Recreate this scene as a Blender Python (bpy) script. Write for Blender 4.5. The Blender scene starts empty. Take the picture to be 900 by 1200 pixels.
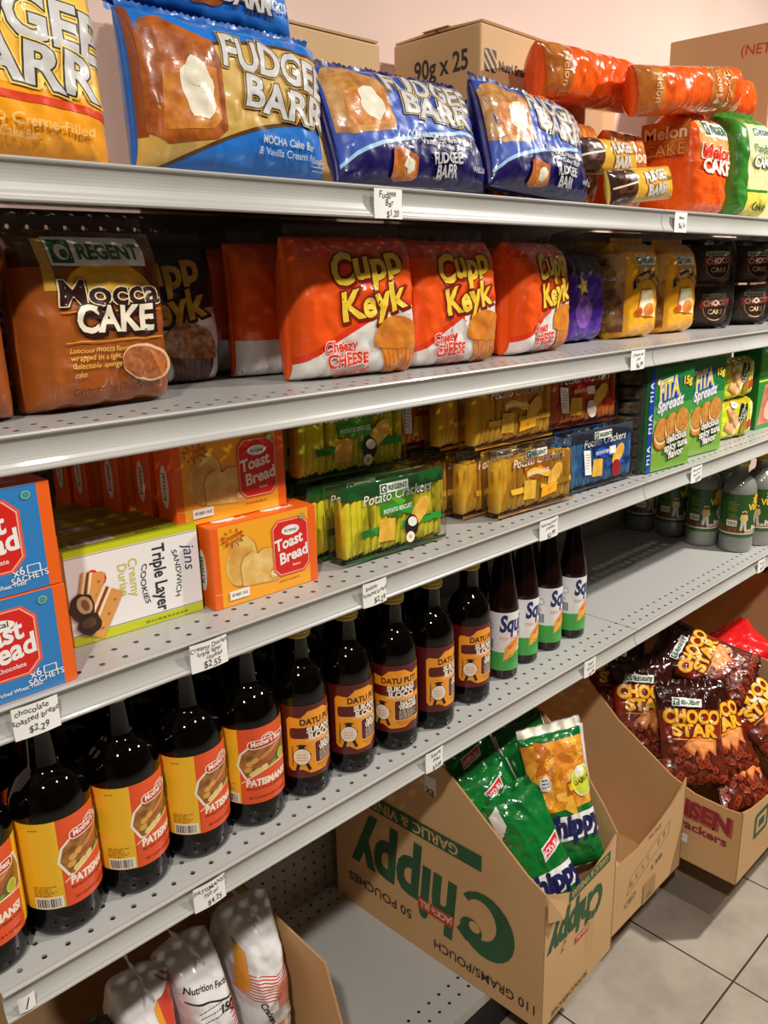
import bpy, bmesh, math, random
from mathutils import Vector, Matrix, Euler, noise
from mathutils.geometry import tessellate_polygon
random.seed(7)
SC = bpy.context.scene
COL = SC.collection
PI = math.pi
def rad(a): return math.radians(a)

# ------------------------------------------------------------------ materials
def lin(h):
    h = h.lstrip('#')
    o = []
    for i in (0, 2, 4):
        c = int(h[i:i+2], 16) / 255
        o.append(c / 12.92 if c <= .04045 else ((c + .055) / 1.055) ** 2.4)
    return (*o, 1)
_mats = {}
def mat(hexc, rough=.5, coat=0., metal=0., bump=None, vary=None, spec=.5, coat_rough=.06):
    """bump: (kind, scale, strength, distance); vary: (second colour, scale, lo, hi)"""
    key = (hexc, rough, coat, metal, bump, vary, spec, coat_rough)
    if key in _mats: return _mats[key]
    m = bpy.data.materials.new('surface_' + hexc.strip('#')); m.use_nodes = True
    nt = m.node_tree; b = nt.nodes['Principled BSDF']; L = nt.links
    b.inputs['Base Color'].default_value = lin(hexc)
    b.inputs['Roughness'].default_value = rough
    b.inputs['Metallic'].default_value = metal
    b.inputs['Coat Weight'].default_value = coat
    b.inputs['Coat Roughness'].default_value = coat_rough
    b.inputs['Specular IOR Level'].default_value = spec
    tc = nt.nodes.new('ShaderNodeTexCoord')
    if vary:
        n = nt.nodes.new('ShaderNodeTexNoise'); n.inputs['Scale'].default_value = vary[1]
        n.inputs['Detail'].default_value = 5
        L.new(tc.outputs['Object'], n.inputs['Vector'])
        r = nt.nodes.new('ShaderNodeValToRGB')
        r.color_ramp.elements[0].position = vary[2]; r.color_ramp.elements[1].position = vary[3]
        r.color_ramp.elements[0].color = lin(hexc); r.color_ramp.elements[1].color = lin(vary[0])
        L.new(n.outputs['Fac'], r.inputs['Fac']); L.new(r.outputs['Color'], b.inputs['Base Color'])
    if bump:
        kind, sc, st, di = bump
        bp = nt.nodes.new('ShaderNodeBump'); bp.inputs['Strength'].default_value = st
        bp.inputs['Distance'].default_value = di
        if kind == 'crinkle':
            nz = nt.nodes.new('ShaderNodeTexNoise'); nz.inputs['Scale'].default_value = sc * .6
            L.new(tc.outputs['Object'], nz.inputs['Vector'])
            mx = nt.nodes.new('ShaderNodeMix'); mx.data_type = 'RGBA'; mx.inputs[0].default_value = .06
            L.new(tc.outputs['Object'], mx.inputs[6]); L.new(nz.outputs['Color'], mx.inputs[7])
            v = nt.nodes.new('ShaderNodeTexVoronoi'); v.inputs['Scale'].default_value = sc
            v.feature = 'F1'; v.distance = 'MANHATTAN'
            L.new(mx.outputs[2], v.inputs['Vector']); L.new(v.outputs['Distance'], bp.inputs['Height'])
        elif kind == 'flute':
            w = nt.nodes.new('ShaderNodeTexWave'); w.inputs['Scale'].default_value = sc
            w.inputs['Distortion'].default_value = .6; w.bands_direction = 'Z'
            L.new(tc.outputs['Object'], w.inputs['Vector']); L.new(w.outputs['Fac'], bp.inputs['Height'])
        else:
            n2 = nt.nodes.new('ShaderNodeTexNoise'); n2.inputs['Scale'].default_value = sc
            n2.inputs['Detail'].default_value = 4
            L.new(tc.outputs['Object'], n2.inputs['Vector']); L.new(n2.outputs['Fac'], bp.inputs['Height'])
        L.new(bp.outputs['Normal'], b.inputs['Normal'])
        if coat: L.new(bp.outputs['Normal'], b.inputs['Coat Normal'])
    _mats[key] = m
    return m
CRINK = ('crinkle', 19, .20, .006)
def film(h, rough=.38, coat=.55, bump=CRINK, vary=None): return mat(h, rough, coat, 0, bump, vary, .35, .05)
def paper(h, rough=.45, coat=.0): return mat(h, rough, coat)
def card(h, coat=.25): return mat(h, .38, coat, coat_rough=.12)
def food(a, b, scale=60): return mat(a, .35, .35, 0, ('noise', 90, .3, .002), (b, scale, .35, .65), .5, .1)
def clear_film(name='clear_film', alpha=.86, tint='#ffffff', sc=24, strength=.5):
    key = (name, alpha, tint, sc)
    if key in _mats: return _mats[key]
    m = bpy.data.materials.new(name); m.use_nodes = True; nt = m.node_tree; L = nt.links
    nt.nodes.remove(nt.nodes['Principled BSDF']); out = nt.nodes['Material Output']
    tr = nt.nodes.new('ShaderNodeBsdfTransparent'); tr.inputs['Color'].default_value = lin(tint)
    gl = nt.nodes.new('ShaderNodeBsdfGlossy'); gl.inputs['Roughness'].default_value = .09
    df = nt.nodes.new('ShaderNodeBsdfDiffuse'); df.inputs['Color'].default_value = (.8, .8, .78, 1)
    fr = nt.nodes.new('ShaderNodeFresnel'); fr.inputs['IOR'].default_value = 1.22
    tc = nt.nodes.new('ShaderNodeTexCoord')
    v = nt.nodes.new('ShaderNodeTexVoronoi'); v.feature = 'SMOOTH_F1'; v.inputs['Scale'].default_value = sc
    L.new(tc.outputs['Object'], v.inputs['Vector'])
    bp = nt.nodes.new('ShaderNodeBump'); bp.inputs['Strength'].default_value = strength; bp.inputs['Distance'].default_value = .006
    L.new(v.outputs['Distance'], bp.inputs['Height'])
    L.new(bp.outputs['Normal'], gl.inputs['Normal']); L.new(bp.outputs['Normal'], fr.inputs['Normal'])
    m1 = nt.nodes.new('ShaderNodeMixShader'); m1.inputs[0].default_value = 1 - alpha
    L.new(tr.outputs[0], m1.inputs[1]); L.new(df.outputs[0], m1.inputs[2])
    m2 = nt.nodes.new('ShaderNodeMixShader')
    L.new(fr.outputs[0], m2.inputs[0]); L.new(m1.outputs[0], m2.inputs[1]); L.new(gl.outputs[0], m2.inputs[2])
    L.new(m2.outputs[0], out.inputs['Surface'])
    _mats[key] = m
    return m
INK = paper('#1a1715'); WHITE = paper('#f2efe8')

# ------------------------------------------------------------------ meshes
class MB:
    def __init__(s): s.v = []; s.f = []; s.mi = []; s.mats = []; s.n = {}; s.flat = set()
    def m(s, material):
        if material not in s.mats: s.mats.append(material)
        return s.mats.index(material)
    def add(s, verts, faces, material, flat=False):
        o = len(s.v); k = s.m(material)
        s.v += [Vector(v) for v in verts]
        for f in faces:
            if flat: s.flat.add(len(s.f))
            s.f.append([o + i for i in f]); s.mi.append(k)
        return o
    def box(s, x0, x1, y0, y1, z0, z1, material, bevel=0.):
        bm = bmesh.new(); bmesh.ops.create_cube(bm, size=1)
        for v in bm.verts:
            v.co = Vector(((x0+x1)/2 + v.co.x*(x1-x0), (y0+y1)/2 + v.co.y*(y1-y0), (z0+z1)/2 + v.co.z*(z1-z0)))
        if bevel: bmesh.ops.bevel(bm, geom=bm.edges[:], offset=bevel, segments=2, affect='EDGES', profile=.5)
        s.bm(bm, material, flat=True)
    def bm(s, bm, material, flat=False):
        bm.verts.index_update()
        s.add([v.co.copy() for v in bm.verts], [[v.index for v in f.verts] for f in bm.faces], material, flat); bm.free()
    def prism(s, poly, a, b, axis, material):
        """extrude a 2D outline along axis ('x': pts are (y,z); 'y': (x,z); 'z': (x,y))"""
        def P(p, t): return {'x': (t, p[0], p[1]), 'y': (p[0], t, p[1]), 'z': (p[0], p[1], t)}[axis]
        n = len(poly); vs = [P(p, a) for p in poly] + [P(p, b) for p in poly]
        tri = tessellate_polygon([[Vector((p[0], p[1], 0)) for p in poly]])
        fs = [list(t) for t in tri] + [[i + n for i in t[::-1]] for t in tri]
        fs += [[i, (i+1) % n, n + (i+1) % n, n + i] for i in range(n)]
        s.add(vs, fs, material, True)
    def lathe(s, prof, material, n=40, ripple=None):
        vs = []; fs = []
        for r, z in prof:
            for i in range(n):
                a = 2*PI*i/n; q = r * (1 + (ripple if ripple and i % 2 else 0))
                vs.append((q*math.cos(a), q*math.sin(a), z))
        for j in range(len(prof)-1):
            for i in range(n):
                k = (i+1) % n; fs.append([j*n+i, j*n+k, (j+1)*n+k, (j+1)*n+i])
        s.add(vs, fs, material)
    def tube(s, pts, r, material, n=8):
        vs = []; fs = []; pts = [Vector(p) for p in pts]
        for j, p in enumerate(pts):
            d = (pts[min(j+1, len(pts)-1)] - pts[max(j-1, 0)]).normalized()
            a = d.orthogonal().normalized(); b = d.cross(a)
            for i in range(n): vs.append(p + (a*math.cos(2*PI*i/n) + b*math.sin(2*PI*i/n))*r)
        for j in range(len(pts)-1):
            for i in range(n):
                k = (i+1) % n; fs.append([j*n+i, j*n+k, (j+1)*n+k, (j+1)*n+i])
        fs += [list(range(n))[::-1], [(len(pts)-1)*n+i for i in range(n)]]
        s.add(vs, fs, material)
    def build(s, name, parent=None, smooth=True):
        me = bpy.data.meshes.new(name); me.from_pydata([tuple(v) for v in s.v], [], s.f)
        for m_ in s.mats: me.materials.append(m_)
        me.polygons.foreach_set('material_index', s.mi)
        me.polygons.foreach_set('use_smooth', [smooth and i not in s.flat for i in range(len(s.f))])
        me.update()
        if smooth and s.n:
            nn = [tuple(v.normal) for v in me.vertices]
            for i, n in s.n.items(): nn[i] = tuple(n)
            me.normals_split_custom_set_from_vertices(nn)
        o = bpy.data.objects.new(name, me); COL.objects.link(o)
        if parent: o.parent = parent
        return o

def thing(name, label, cat, loc=(0, 0, 0), rot=(0, 0, 0), group=None):
    o = bpy.data.objects.new(name, None); COL.objects.link(o); o.empty_display_size = .03
    return tag(o, label, cat, loc, rot, group)
def tag(o, label, cat, loc=None, rot=None, group=None):
    o['label'] = label; o['category'] = cat
    if group: o['group'] = group
    if loc is not None: o.location = loc
    if rot is not None: o.rotation_euler = tuple(rad(a) for a in rot)
    return o
def dup(src, label, loc, rot=(0, 0, 0), group=None):
    def cp(o, par):
        c = o.copy(); COL.objects.link(c)
        if par: c.parent = par
        for ch in o.children: cp(ch, c)
        return c
    r = cp(src, None)
    return tag(r, label, src['category'], loc, rot, group or src.get('group'))
def facing(o, centre, normal, up, half):
    """turn a pack so its printed front looks along normal with its top towards up; half = half its height"""
    n = Vector(normal).normalized(); y = -n
    z = Vector(up); z = (z - y * z.dot(y)).normalized(); x = y.cross(z)
    m = Matrix((x, y, z)).transposed()
    o.rotation_euler = m.to_euler(); o.location = Vector(centre) - z * half
    return o
def structure(o): o['kind'] = 'structure'; return o

# ------------------------------------------------------------------ lettering and flat print
_gl = {}
def glyph(ch, bold):
    k = (ch, round(bold, 4))
    if k in _gl: return _gl[k]
    def tris(body):
        cu = bpy.data.curves.new('t', 'FONT'); cu.body = body; cu.size = 1; cu.offset = bold; cu.resolution_u = 3
        ob = bpy.data.objects.new('t', cu); COL.objects.link(ob)
        dg = bpy.context.evaluated_depsgraph_get(); e = ob.evaluated_get(dg); me = e.to_mesh()
        me.calc_loop_triangles()
        vs = [(v.co.x, v.co.y) for v in me.vertices]
        t = [tuple(vs[i] for i in lt.vertices) for lt in me.loop_triangles]
        e.to_mesh_clear(); bpy.data.objects.remove(ob); bpy.data.curves.remove(cu)
        return t
    t = tris(ch) if ch != ' ' else []
    a1 = max(p[0] for q in tris('I') for p in q); a2 = max(p[0] for q in tris(ch + 'I') for p in q)
    _gl[k] = (t, a2 - a1)
    return _gl[k]
def split(poly, ax, c):
    lo, hi = [], []
    n = len(poly)
    for i in range(n):
        p, q = poly[i], poly[(i+1) % n]
        a, b = p[ax]-c, q[ax]-c
        if a <= 0: lo.append(p)
        if a >= 0: hi.append(p)
        if a*b < 0:
            t = a/(a-b); r = [p[0]+(q[0]-p[0])*t, p[1]+(q[1]-p[1])*t]; r[ax] = c; r = tuple(r)
            lo.append(r); hi.append(r)
    return lo, hi
def chop(poly, cell):
    out = [poly]
    for ax in (0, 1):
        stack = out; out = []
        while stack:
            p = stack.pop(); a = min(q[ax] for q in p); b = max(q[ax] for q in p)
            k0 = math.floor(a/cell + 1e-6); k1 = math.ceil(b/cell - 1e-6)
            if k1 - k0 <= 1: out.append(p); continue
            lo, hi = split(p, ax, cell * ((k0+k1)//2))
            stack += [h for h in (lo, hi) if len(h) > 2]
    return out
class Art:
    def __init__(s): s.items = []; s.L = 0; s.xf = None
    def tri(s, t, m): s.items.append((s.L, m, t))
    def poly(s, pts, m, same=False):
        if not same: s.L += 1
        pts = [(float(a), float(b)) for a, b in pts]
        if s.xf: pts = [s.xf(p) for p in pts]
        for t in tessellate_polygon([[Vector((a, b, 0)) for a, b in pts]]): s.tri(tuple(pts[i] for i in t), m)
    def rect(s, x0, y0, x1, y1, m, same=False): s.poly([(x0, y0), (x1, y0), (x1, y1), (x0, y1)], m, same)
    def rr(s, x0, y0, x1, y1, r, m, cut=False):
        if cut: p = [(x0+r, y0), (x1-r, y0), (x1, y0+r), (x1, y1-r), (x1-r, y1), (x0+r, y1), (x0, y1-r), (x0, y0+r)]
        else:
            p = []
            for cx, cy, a0 in ((x1-r, y0+r, -90), (x1-r, y1-r, 0), (x0+r, y1-r, 90), (x0+r, y0+r, 180)):
                for i in range(5): a = rad(a0 + 22.5*i); p.append((cx + r*math.cos(a), cy + r*math.sin(a)))
        s.poly(p, m)
    def ell(s, cx, cy, rx, ry, m, rot=0, n=28, a0=0, a1=360, wob=0, same=False):
        p = []; ca, sa = math.cos(rad(rot)), math.sin(rad(rot))
        full = a1 - a0 >= 360
        for i in range(n if full else n+1):
            a = rad(a0 + (a1-a0)*i/n); w = 1 + wob*math.sin(a*5+cx*900) + wob*.7*math.sin(a*8+1)
            u, v = rx*w*math.cos(a), ry*w*math.sin(a); p.append((cx + u*ca - v*sa, cy + u*sa + v*ca))
        s.poly(p, m, same)
    def line(s, pts, w, m, same=False):
        if not same: s.L += 1
        for i in range(len(pts)-1):
            (a, b), (c, d) = pts[i], pts[i+1]; l = math.hypot(c-a, d-b) or 1; nx, ny = -(d-b)/l*w/2, (c-a)/l*w/2
            ex, ey = (c-a)/l*w*.3, (d-b)/l*w*.3
            s.poly([(a-nx-ex, b-ny-ey), (c-nx+ex, d-ny+ey), (c+nx+ex, d+ny+ey), (a+nx-ex, b+ny-ey)], m, True)
    def text(s, st, x, y, size, m, bold=.0, out=(), fit=None, sx=1., shear=0., rot=0., al='C', arc=0., grow=0., jit=0., drop=None, lead=0.):
        gs = [glyph(c, bold) for c in st]; w = sum(g[1] + lead for g in gs) * size * sx
        if fit: sx *= fit / w; w = fit
        x0 = {'C': -w/2, 'L': 0, 'R': -w}[al]; ca, sa = math.cos(rad(rot)), math.sin(rad(rot))
        rnd = random.Random(st); js = [(rnd.uniform(-jit, jit), rnd.uniform(-jit, jit)) for _ in st]
        def lay(b, mm, dx=0, dy=0):
            s.L += 1; px = x0
            for c, g0, j in zip(st, gs, js):
                adv = g0[1] * size * sx
                for t in glyph(c, b)[0]:
                    q = []
                    for gx, gy in t:
                        u = px + gx*size*sx; v = gy*size
                        k = (u - x0) / w if w else 0
                        v = v * (1 + grow*k); v += j[1]*size + (u - px)*j[0]
                        v += arc * (1 - (2*k-1)**2)
                        u += v*shear; u += dx; v += dy
                        q.append((x + u*ca - v*sa, y + u*sa + v*ca))
                    if s.xf: q = [s.xf(p) for p in q]
                    s.tri(tuple(q), mm)
                px += adv + lead*size*sx
        if drop: lay(bold + (drop[3] if len(drop) > 3 else 0), drop[2], drop[0], drop[1])
        for ob, om in reversed(out): lay(bold + ob, om)
        lay(bold, m)
    def fine(s, x, y, w, n, m, gap=.0035, h=.0011, al='L'):
        """lines of print too fine to read"""
        s.L += 1; r = random.Random(int(x*9000 + y*777))
        for i in range(n):
            yy = y - i*gap; xx = x if al == 'L' else x - w/2
            end = xx + w*r.uniform(.7, 1)
            while xx < end:
                l = r.uniform(.002, .006); s.poly([(xx, yy), (min(end, xx+l), yy), (min(end, xx+l), yy+h), (xx, yy+h)], m, True); xx += l + .0012
    def bars(s, x0, y0, x1, y1, m, seed=1):
        s.L += 1; r = random.Random(seed); x = x0
        while x < x1:
            w = r.choice((.0005, .0008, .0013)); s.poly([(x, y0), (min(x1, x+w), y0), (min(x1, x+w), y1), (x, y1)], m, True); x += w + r.choice((.0006, .001))
    def onto(s, mb, S, cell=None, lim=None, d0=.0004, dl=.00018, custom=True):
        key = {}; dl = min(dl, .0045/max(1, s.L))
        for L, m, t in s.items:
            area = (t[1][0]-t[0][0])*(t[2][1]-t[0][1]) - (t[2][0]-t[0][0])*(t[1][1]-t[0][1])
            if abs(area) < 1e-11: continue
            p = list(t) if area > 0 else [t[0], t[2], t[1]]
            if lim:
                x0, y0, x1, y1 = lim
                for ax, c, side in ((0, x0, 1), (0, x1, 0), (1, y0, 1), (1, y1, 0)):
                    p = split(p, ax, c)[side] if p else p
                if len(p) < 3: continue
            k = mb.m(m)
            for q in (chop(p, cell) if cell else [p]):
                f = []
                for v in q:
                    kk = (round(v[0], 6), round(v[1], 6), L)
                    if kk not in key:
                        P, N = S(v[0], v[1]); key[kk] = len(mb.v); mb.v.append(P + N*(d0 + dl*L))
                        if custom: mb.n[len(mb.v)-1] = N
                    i = key[kk]
                    if i not in f: f.append(i)
                if len(f) > 2:
                    if not custom: mb.flat.add(len(mb.f))
                    mb.f.append(f); mb.mi.append(k)

# ------------------------------------------------------------------ packs, boxes, bottles
def pillow(W, H, T, p=2.4, qt=2.4, qb=2.4, seed=0, wr=.003, pin=.05, bow=0.):
    def base(x, y):
        u = max(-.997, min(.997, 2*x/W)); v = max(-.997, min(.997, 2*y/H))
        a = max(0, 1-abs(u)**p); b = max(0, 1-abs(v)**(qt if v > 0 else qb))
        e = min(1, 3*a) * min(1, 3*b)
        n = noise.noise((x/.035+seed, y/.035, seed*1.7)) + .55*noise.noise((x/.014, y/.014+seed, 3.1))
        r = 1 - abs(noise.noise((x/.03+9, y/.045+seed*2.3, 7.7)))*3
        cr = math.sin(x*150 + seed*5 + 3*noise.noise((x/.02, seed, 0))) * math.exp(-(1-abs(v))*5)
        t = T/2*a**.5*b**.5 + e*wr*(n*.8 + max(0, r)*.55 + cr*.7)
        return Vector((x*(1-pin*b), -t + bow*v*v, y + H/2))
    def S(x, y):
        h = .0007; P = base(x, y)
        N = (base(x+h, y)-base(x-h, y)).cross(base(x, y+h)-base(x, y-h))
        return P, (N.normalized() if N.length > 1e-12 else Vector((0, -1, 0)))
    return S
def pack_mesh(S, W, H, film_m, art=None, nu=34, nv=34, cell=.006, back=1., name='bag_body', parent=None, dl=.00024):
    mb = MB(); g = lambda k, n: math.sin(PI/2*(2*k/n-1))
    fr = {}; vs = []; fs = []
    for j in range(nv+1):
        for i in range(nu+1):
            x, y = W/2*g(i, nu), H/2*g(j, nv)
            P, N = S(x, y); edge = i in (0, nu) or j in (0, nv)
            fr[i, j] = len(vs); vs.append(P)
            if edge: fr[i, j, 'b'] = fr[i, j]
            else: fr[i, j, 'b'] = len(vs); vs.append(Vector((P.x, -P.y*back, P.z)))
    for j in range(nv):
        for i in range(nu):
            fs.append([fr[i, j], fr[i+1, j], fr[i+1, j+1], fr[i, j+1]])
            fs.append([fr[i, j, 'b'], fr[i, j+1, 'b'], fr[i+1, j+1, 'b'], fr[i+1, j, 'b']])
    mb.add(vs, fs, film_m)
    if art: art.onto(mb, S, min(cell, .0046), (-W*.492, -H*.492, W*.492, H*.492), dl=dl)
    return mb.build(name, parent)
def seal(name, W, z, h, m, parent, seed=0, amp=.0025, teeth=True, flare=0.):
    """crimped end strip, standing up (h>0) or hanging down (h<0) from height z"""
    mb = MB(); n = 60; vs = []; fs = []
    for k in range(4):
        for i in range(n+1):
            x = W*(i/n-.5)*.97; t = k/3
            zz = z + h*t + (h*.12*(1 if i % 2 else -1) if teeth and k == 3 else 0)
            y = amp*(noise.noise((x*40, seed, t)) + .5*math.sin(x*230+seed)) + flare*t*t
            vs.append((x*(1 + .01*t), y, zz))
    for k in range(3):
        for i in range(n): a = k*(n+1)+i; fs.append([a, a+1, a+n+2, a+n+1])
    mb.add(vs, fs, m)
    return mb.build(name, parent)
def flat_S(kind, W, D, H):
    if kind == 'front': return lambda x, y: (Vector((x, -D/2, y+H/2)), Vector((0, -1, 0)))
    if kind == 'left': return lambda x, y: (Vector((-W/2, -x, y+H/2)), Vector((-1, 0, 0)))
    if kind == 'right': return lambda x, y: (Vector((W/2, x, y+H/2)), Vector((1, 0, 0)))
    if kind == 'top': return lambda x, y: (Vector((x, y, H)), Vector((0, 0, 1)))
def print_on(mb, art, S, lim=None): art.onto(mb, S, None, lim, d0=.00015, dl=.00007, custom=False)
def cyl_S(r, zc): return lambda x, y: (Vector((r*math.sin(x/r), -r*math.cos(x/r), y+zc)), Vector((math.sin(x/r), -math.cos(x/r), 0)))

# ------------------------------------------------------------------ the place
def math_node(nt, op, a, b=None):
    n = nt.nodes.new('ShaderNodeMath'); n.operation = op
    for i, v in enumerate((a, b)):
        if v is None: continue
        if isinstance(v, (int, float)): n.inputs[i].default_value = v
        else: nt.links.new(v, n.inputs[i])
    return n.outputs[0]
def holes_mat(name, hexc, axes, rows=None, pitch=.0254, r=.0032, off=(0., 0.)):
    """painted steel punched with round holes; rows: list of (lo, hi) bands of the second axis"""
    m = bpy.data.materials.new(name); m.use_nodes = True; nt = m.node_tree; L = nt.links
    b = nt.nodes['Principled BSDF']; b.inputs['Base Color'].default_value = lin(hexc); b.inputs['Roughness'].default_value = .42
    n0 = nt.nodes.new('ShaderNodeTexNoise'); n0.inputs['Scale'].default_value = 9; n0.inputs['Detail'].default_value = 6
    tc = nt.nodes.new('ShaderNodeTexCoord'); sp = nt.nodes.new('ShaderNodeSeparateXYZ'); L.new(tc.outputs['Object'], sp.inputs[0])
    L.new(tc.outputs['Object'], n0.inputs['Vector'])
    rr = nt.nodes.new('ShaderNodeMapRange'); rr.inputs[3].default_value = .22; rr.inputs[4].default_value = .36
    L.new(n0.outputs['Fac'], rr.inputs[0]); L.new(rr.outputs[0], b.inputs['Roughness'])
    ds = []
    for ax, o in zip(axes, off):
        v = math_node(nt, 'FRACT', math_node(nt, 'ADD', math_node(nt, 'DIVIDE', math_node(nt, 'SUBTRACT', sp.outputs[ax], o), pitch), 100.5))
        v = math_node(nt, 'MULTIPLY', math_node(nt, 'SUBTRACT', v, .5), pitch)
        ds.append(math_node(nt, 'MULTIPLY', v, v))
    mask = math_node(nt, 'LESS_THAN', math_node(nt, 'ADD', *ds), r*r)
    if rows:
        tot = None
        for lo, hi in rows:
            q = math_node(nt, 'MULTIPLY', math_node(nt, 'GREATER_THAN', sp.outputs[axes[1]], lo), math_node(nt, 'LESS_THAN', sp.outputs[axes[1]], hi))
            tot = q if tot is None else math_node(nt, 'ADD', tot, q)
        mask = math_node(nt, 'MULTIPLY', mask, tot)
    tr = nt.nodes.new('ShaderNodeBsdfTransparent'); mx = nt.nodes.new('ShaderNodeMixShader')
    L.new(mask, mx.inputs[0]); L.new(b.outputs[0], mx.inputs[1]); L.new(tr.outputs[0], mx.inputs[2])
    L.new(mx.outputs[0], nt.nodes['Material Output'].inputs['Surface'])
    return m
Z1, Z2, Z3, Z4, ZD = 1.4545, 1.2237, .972, .6704, .130
D1, D2, D3, D4 = [z + .0016 for z in (Z1, Z2, Z3, Z4)]
BAY = 1.219

def tile_mat():
    m = bpy.data.materials.new('floor_tiles'); m.use_nodes = True; nt = m.node_tree; L = nt.links
    b = nt.nodes['Principled BSDF']; tc = nt.nodes.new('ShaderNodeTexCoord'); sp = nt.nodes.new('ShaderNodeSeparateXYZ')
    L.new(tc.outputs['Object'], sp.inputs[0]); g = None
    for ax, o in ((0, 1.21), (1, -.261)):
        v = math_node(nt, 'FRACT', math_node(nt, 'ADD', math_node(nt, 'DIVIDE', math_node(nt, 'SUBTRACT', sp.outputs[ax], o), .3025), 100.5))
        v = math_node(nt, 'LESS_THAN', math_node(nt, 'ABSOLUTE', math_node(nt, 'SUBTRACT', v, .5)), .0065)
        g = v if g is None else math_node(nt, 'MAXIMUM', g, v)
    n = nt.nodes.new('ShaderNodeTexNoise'); n.inputs['Scale'].default_value = 7; n.inputs['Detail'].default_value = 8; n.inputs['Roughness'].default_value = .65
    L.new(tc.outputs['Object'], n.inputs['Vector'])
    r = nt.nodes.new('ShaderNodeValToRGB'); r.color_ramp.elements[0].position = .3; r.color_ramp.elements[1].position = .72
    r.color_ramp.elements[0].color = lin('#8b8174'); r.color_ramp.elements[1].color = lin('#ada294')
    L.new(n.outputs['Fac'], r.inputs['Fac'])
    mx = nt.nodes.new('ShaderNodeMix'); mx.data_type = 'RGBA'; L.new(g, mx.inputs[0]); L.new(r.outputs['Color'], mx.inputs[6]); mx.inputs[7].default_value = lin('#2a2420')
    L.new(mx.outputs[2], b.inputs['Base Color']); b.inputs['Roughness'].default_value = .45
    bp = nt.nodes.new('ShaderNodeBump'); bp.inputs['Strength'].default_value = .3; bp.inputs['Distance'].default_value = .002; bp.invert = True
    L.new(g, bp.inputs['Height']); L.new(bp.outputs['Normal'], b.inputs['Normal'])
    return m
RX0, RX1, RY0, RY1, RZ = -3.0, 5.0, -3.4, .43, 2.62
def slab(name, x0, x1, y0, y1, z0, z1, m):
    mb = MB(); mb.box(x0, x1, y0, y1, z0, z1, m); return structure(mb.build(name, smooth=False))
slab('floor', RX0, RX1, RY0, RY1, -.06, 0, tile_mat())
wallm = mat('#f0d6cb', .8, vary=('#ebcdc0', 3, .3, .7))
slab('wall_back', RX0-.08, RX1+.08, RY1, RY1+.08, -.06, RZ, wallm)
slab('wall_left', RX0-.08, RX0, RY0, RY1, -.06, RZ, mat('#5f574d', .8))
slab('wall_right', RX1, RX1+.08, RY0, RY1, -.06, RZ, mat('#5f574d', .8))
slab('wall_front', RX0-.08, RX1+.08, RY0-.08, RY0, -.06, RZ, mat('#211d1a', .8))
slab('ceiling', RX0-.08, RX1+.08, RY0-.08, RY1+.08, RZ, RZ+.06, mat('#6f685f', .9))

STEEL = mat('#b5b4af', .36, .15, vary=('#acaaa4', 5, .35, .7))
def make_bay():
    t = thing('shelving_bay', 'grey steel shelving bay on the left, carrying the boxes and dark bottles', 'shelf', (0, 0, 0))
    mb = MB(); mb.box(.002, BAY-.002, .390, .3935, ZD-.02, Z1-.004, holes_mat('pegboard', '#8f877b', (0, 2), off=(.0, .0058)))
    mb.build('back_panel', t, False)
    deckm = holes_mat('punched_deck', '#adaca9', (0, 1), ((.008, .058), (.328, .380)), off=(.0, .0200))
    for z in (Z1, Z2, Z3, Z4):
        mb = MB(); mb.box(.0012, BAY-.0012, .0035, .389, -.0004, .0015, deckm)
        s = mb.build('shelf', t, False); s.location = (0, 0, z)
        # folded front lip with its price channel
        p = [(.005, .0015), (.001, .0023), (-.0012, .0018), (-.0021, .0003), (-.0014, -.0012), (.0008, -.0022)]
        for i in range(9):
            k = i/8; p.append((.0012 + .0034*math.sin(PI*k)**.8 - .0012*k, -.003 - k*.0245))
        p += [(-.0006, -.0292), (-.0020, -.0308), (-.0024, -.0325), (-.0016, -.0338), (.0005, -.0345), (.004, -.034), (.0056, -.028), (.0076, -.012), (.0066, -.003)]
        mb = MB(); mb.prism(p, .0012, BAY-.0012, 'x', STEEL)
        mb.build('price_channel', s, False)
        mb = MB()
        for x in (.03, BAY-.05): mb.prism([(.03, -.0006), (.388, -.0006), (.388, -.045), (.30, -.045)], x, x+.003, 'x', STEEL)
        mb.box(.004, BAY-.004, .1, .112, -.02, -.0006, STEEL)
        mb.build('bracket', s, False)
    mb = MB(); mb.box(.0012, BAY-.0012, -.012, .3895, ZD-.0016, ZD, deckm); mb.box(.0012, BAY-.0012, -.012, -.010, ZD-.022, ZD-.0016, STEEL)
    d = mb.build('base_deck', t, False)
    mb = MB(); mb.box(.004, BAY-.004, .004, .008, .0, ZD-.0225, mat('#1d1b19', .6)); mb.build('kick_plate', d, False)
    mb = MB()
    for x in (.0, BAY-.012): mb.box(x, x+.012, .394, .42, .0, Z1-.004, STEEL)
    mb.build('upright', t, False)
    return t
bay = make_bay()
dup(bay, 'grey steel shelving bay on the right, carrying the clear vinegar bottles', (BAY, 0, 0))

# camera: phone held at 1.35 m
cam = bpy.data.cameras.new('camera'); co = bpy.data.objects.new('camera', cam); COL.objects.link(co)
cam.sensor_fit = 'VERTICAL'; cam.sensor_height = 36; cam.lens = 28.514; cam.clip_start = .02
r_, d_, f_ = Vector((.7236, -.6898, -.0240)), Vector((-.2046, -.1812, -.9619)), Vector((.6592, .7010, -.2722))
mw = Matrix((r_, -d_, -f_)).transposed().to_4x4(); mw.translation = (-.1578, -.7412, 1.347)
co.matrix_world = mw; SC.camera = co

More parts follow.
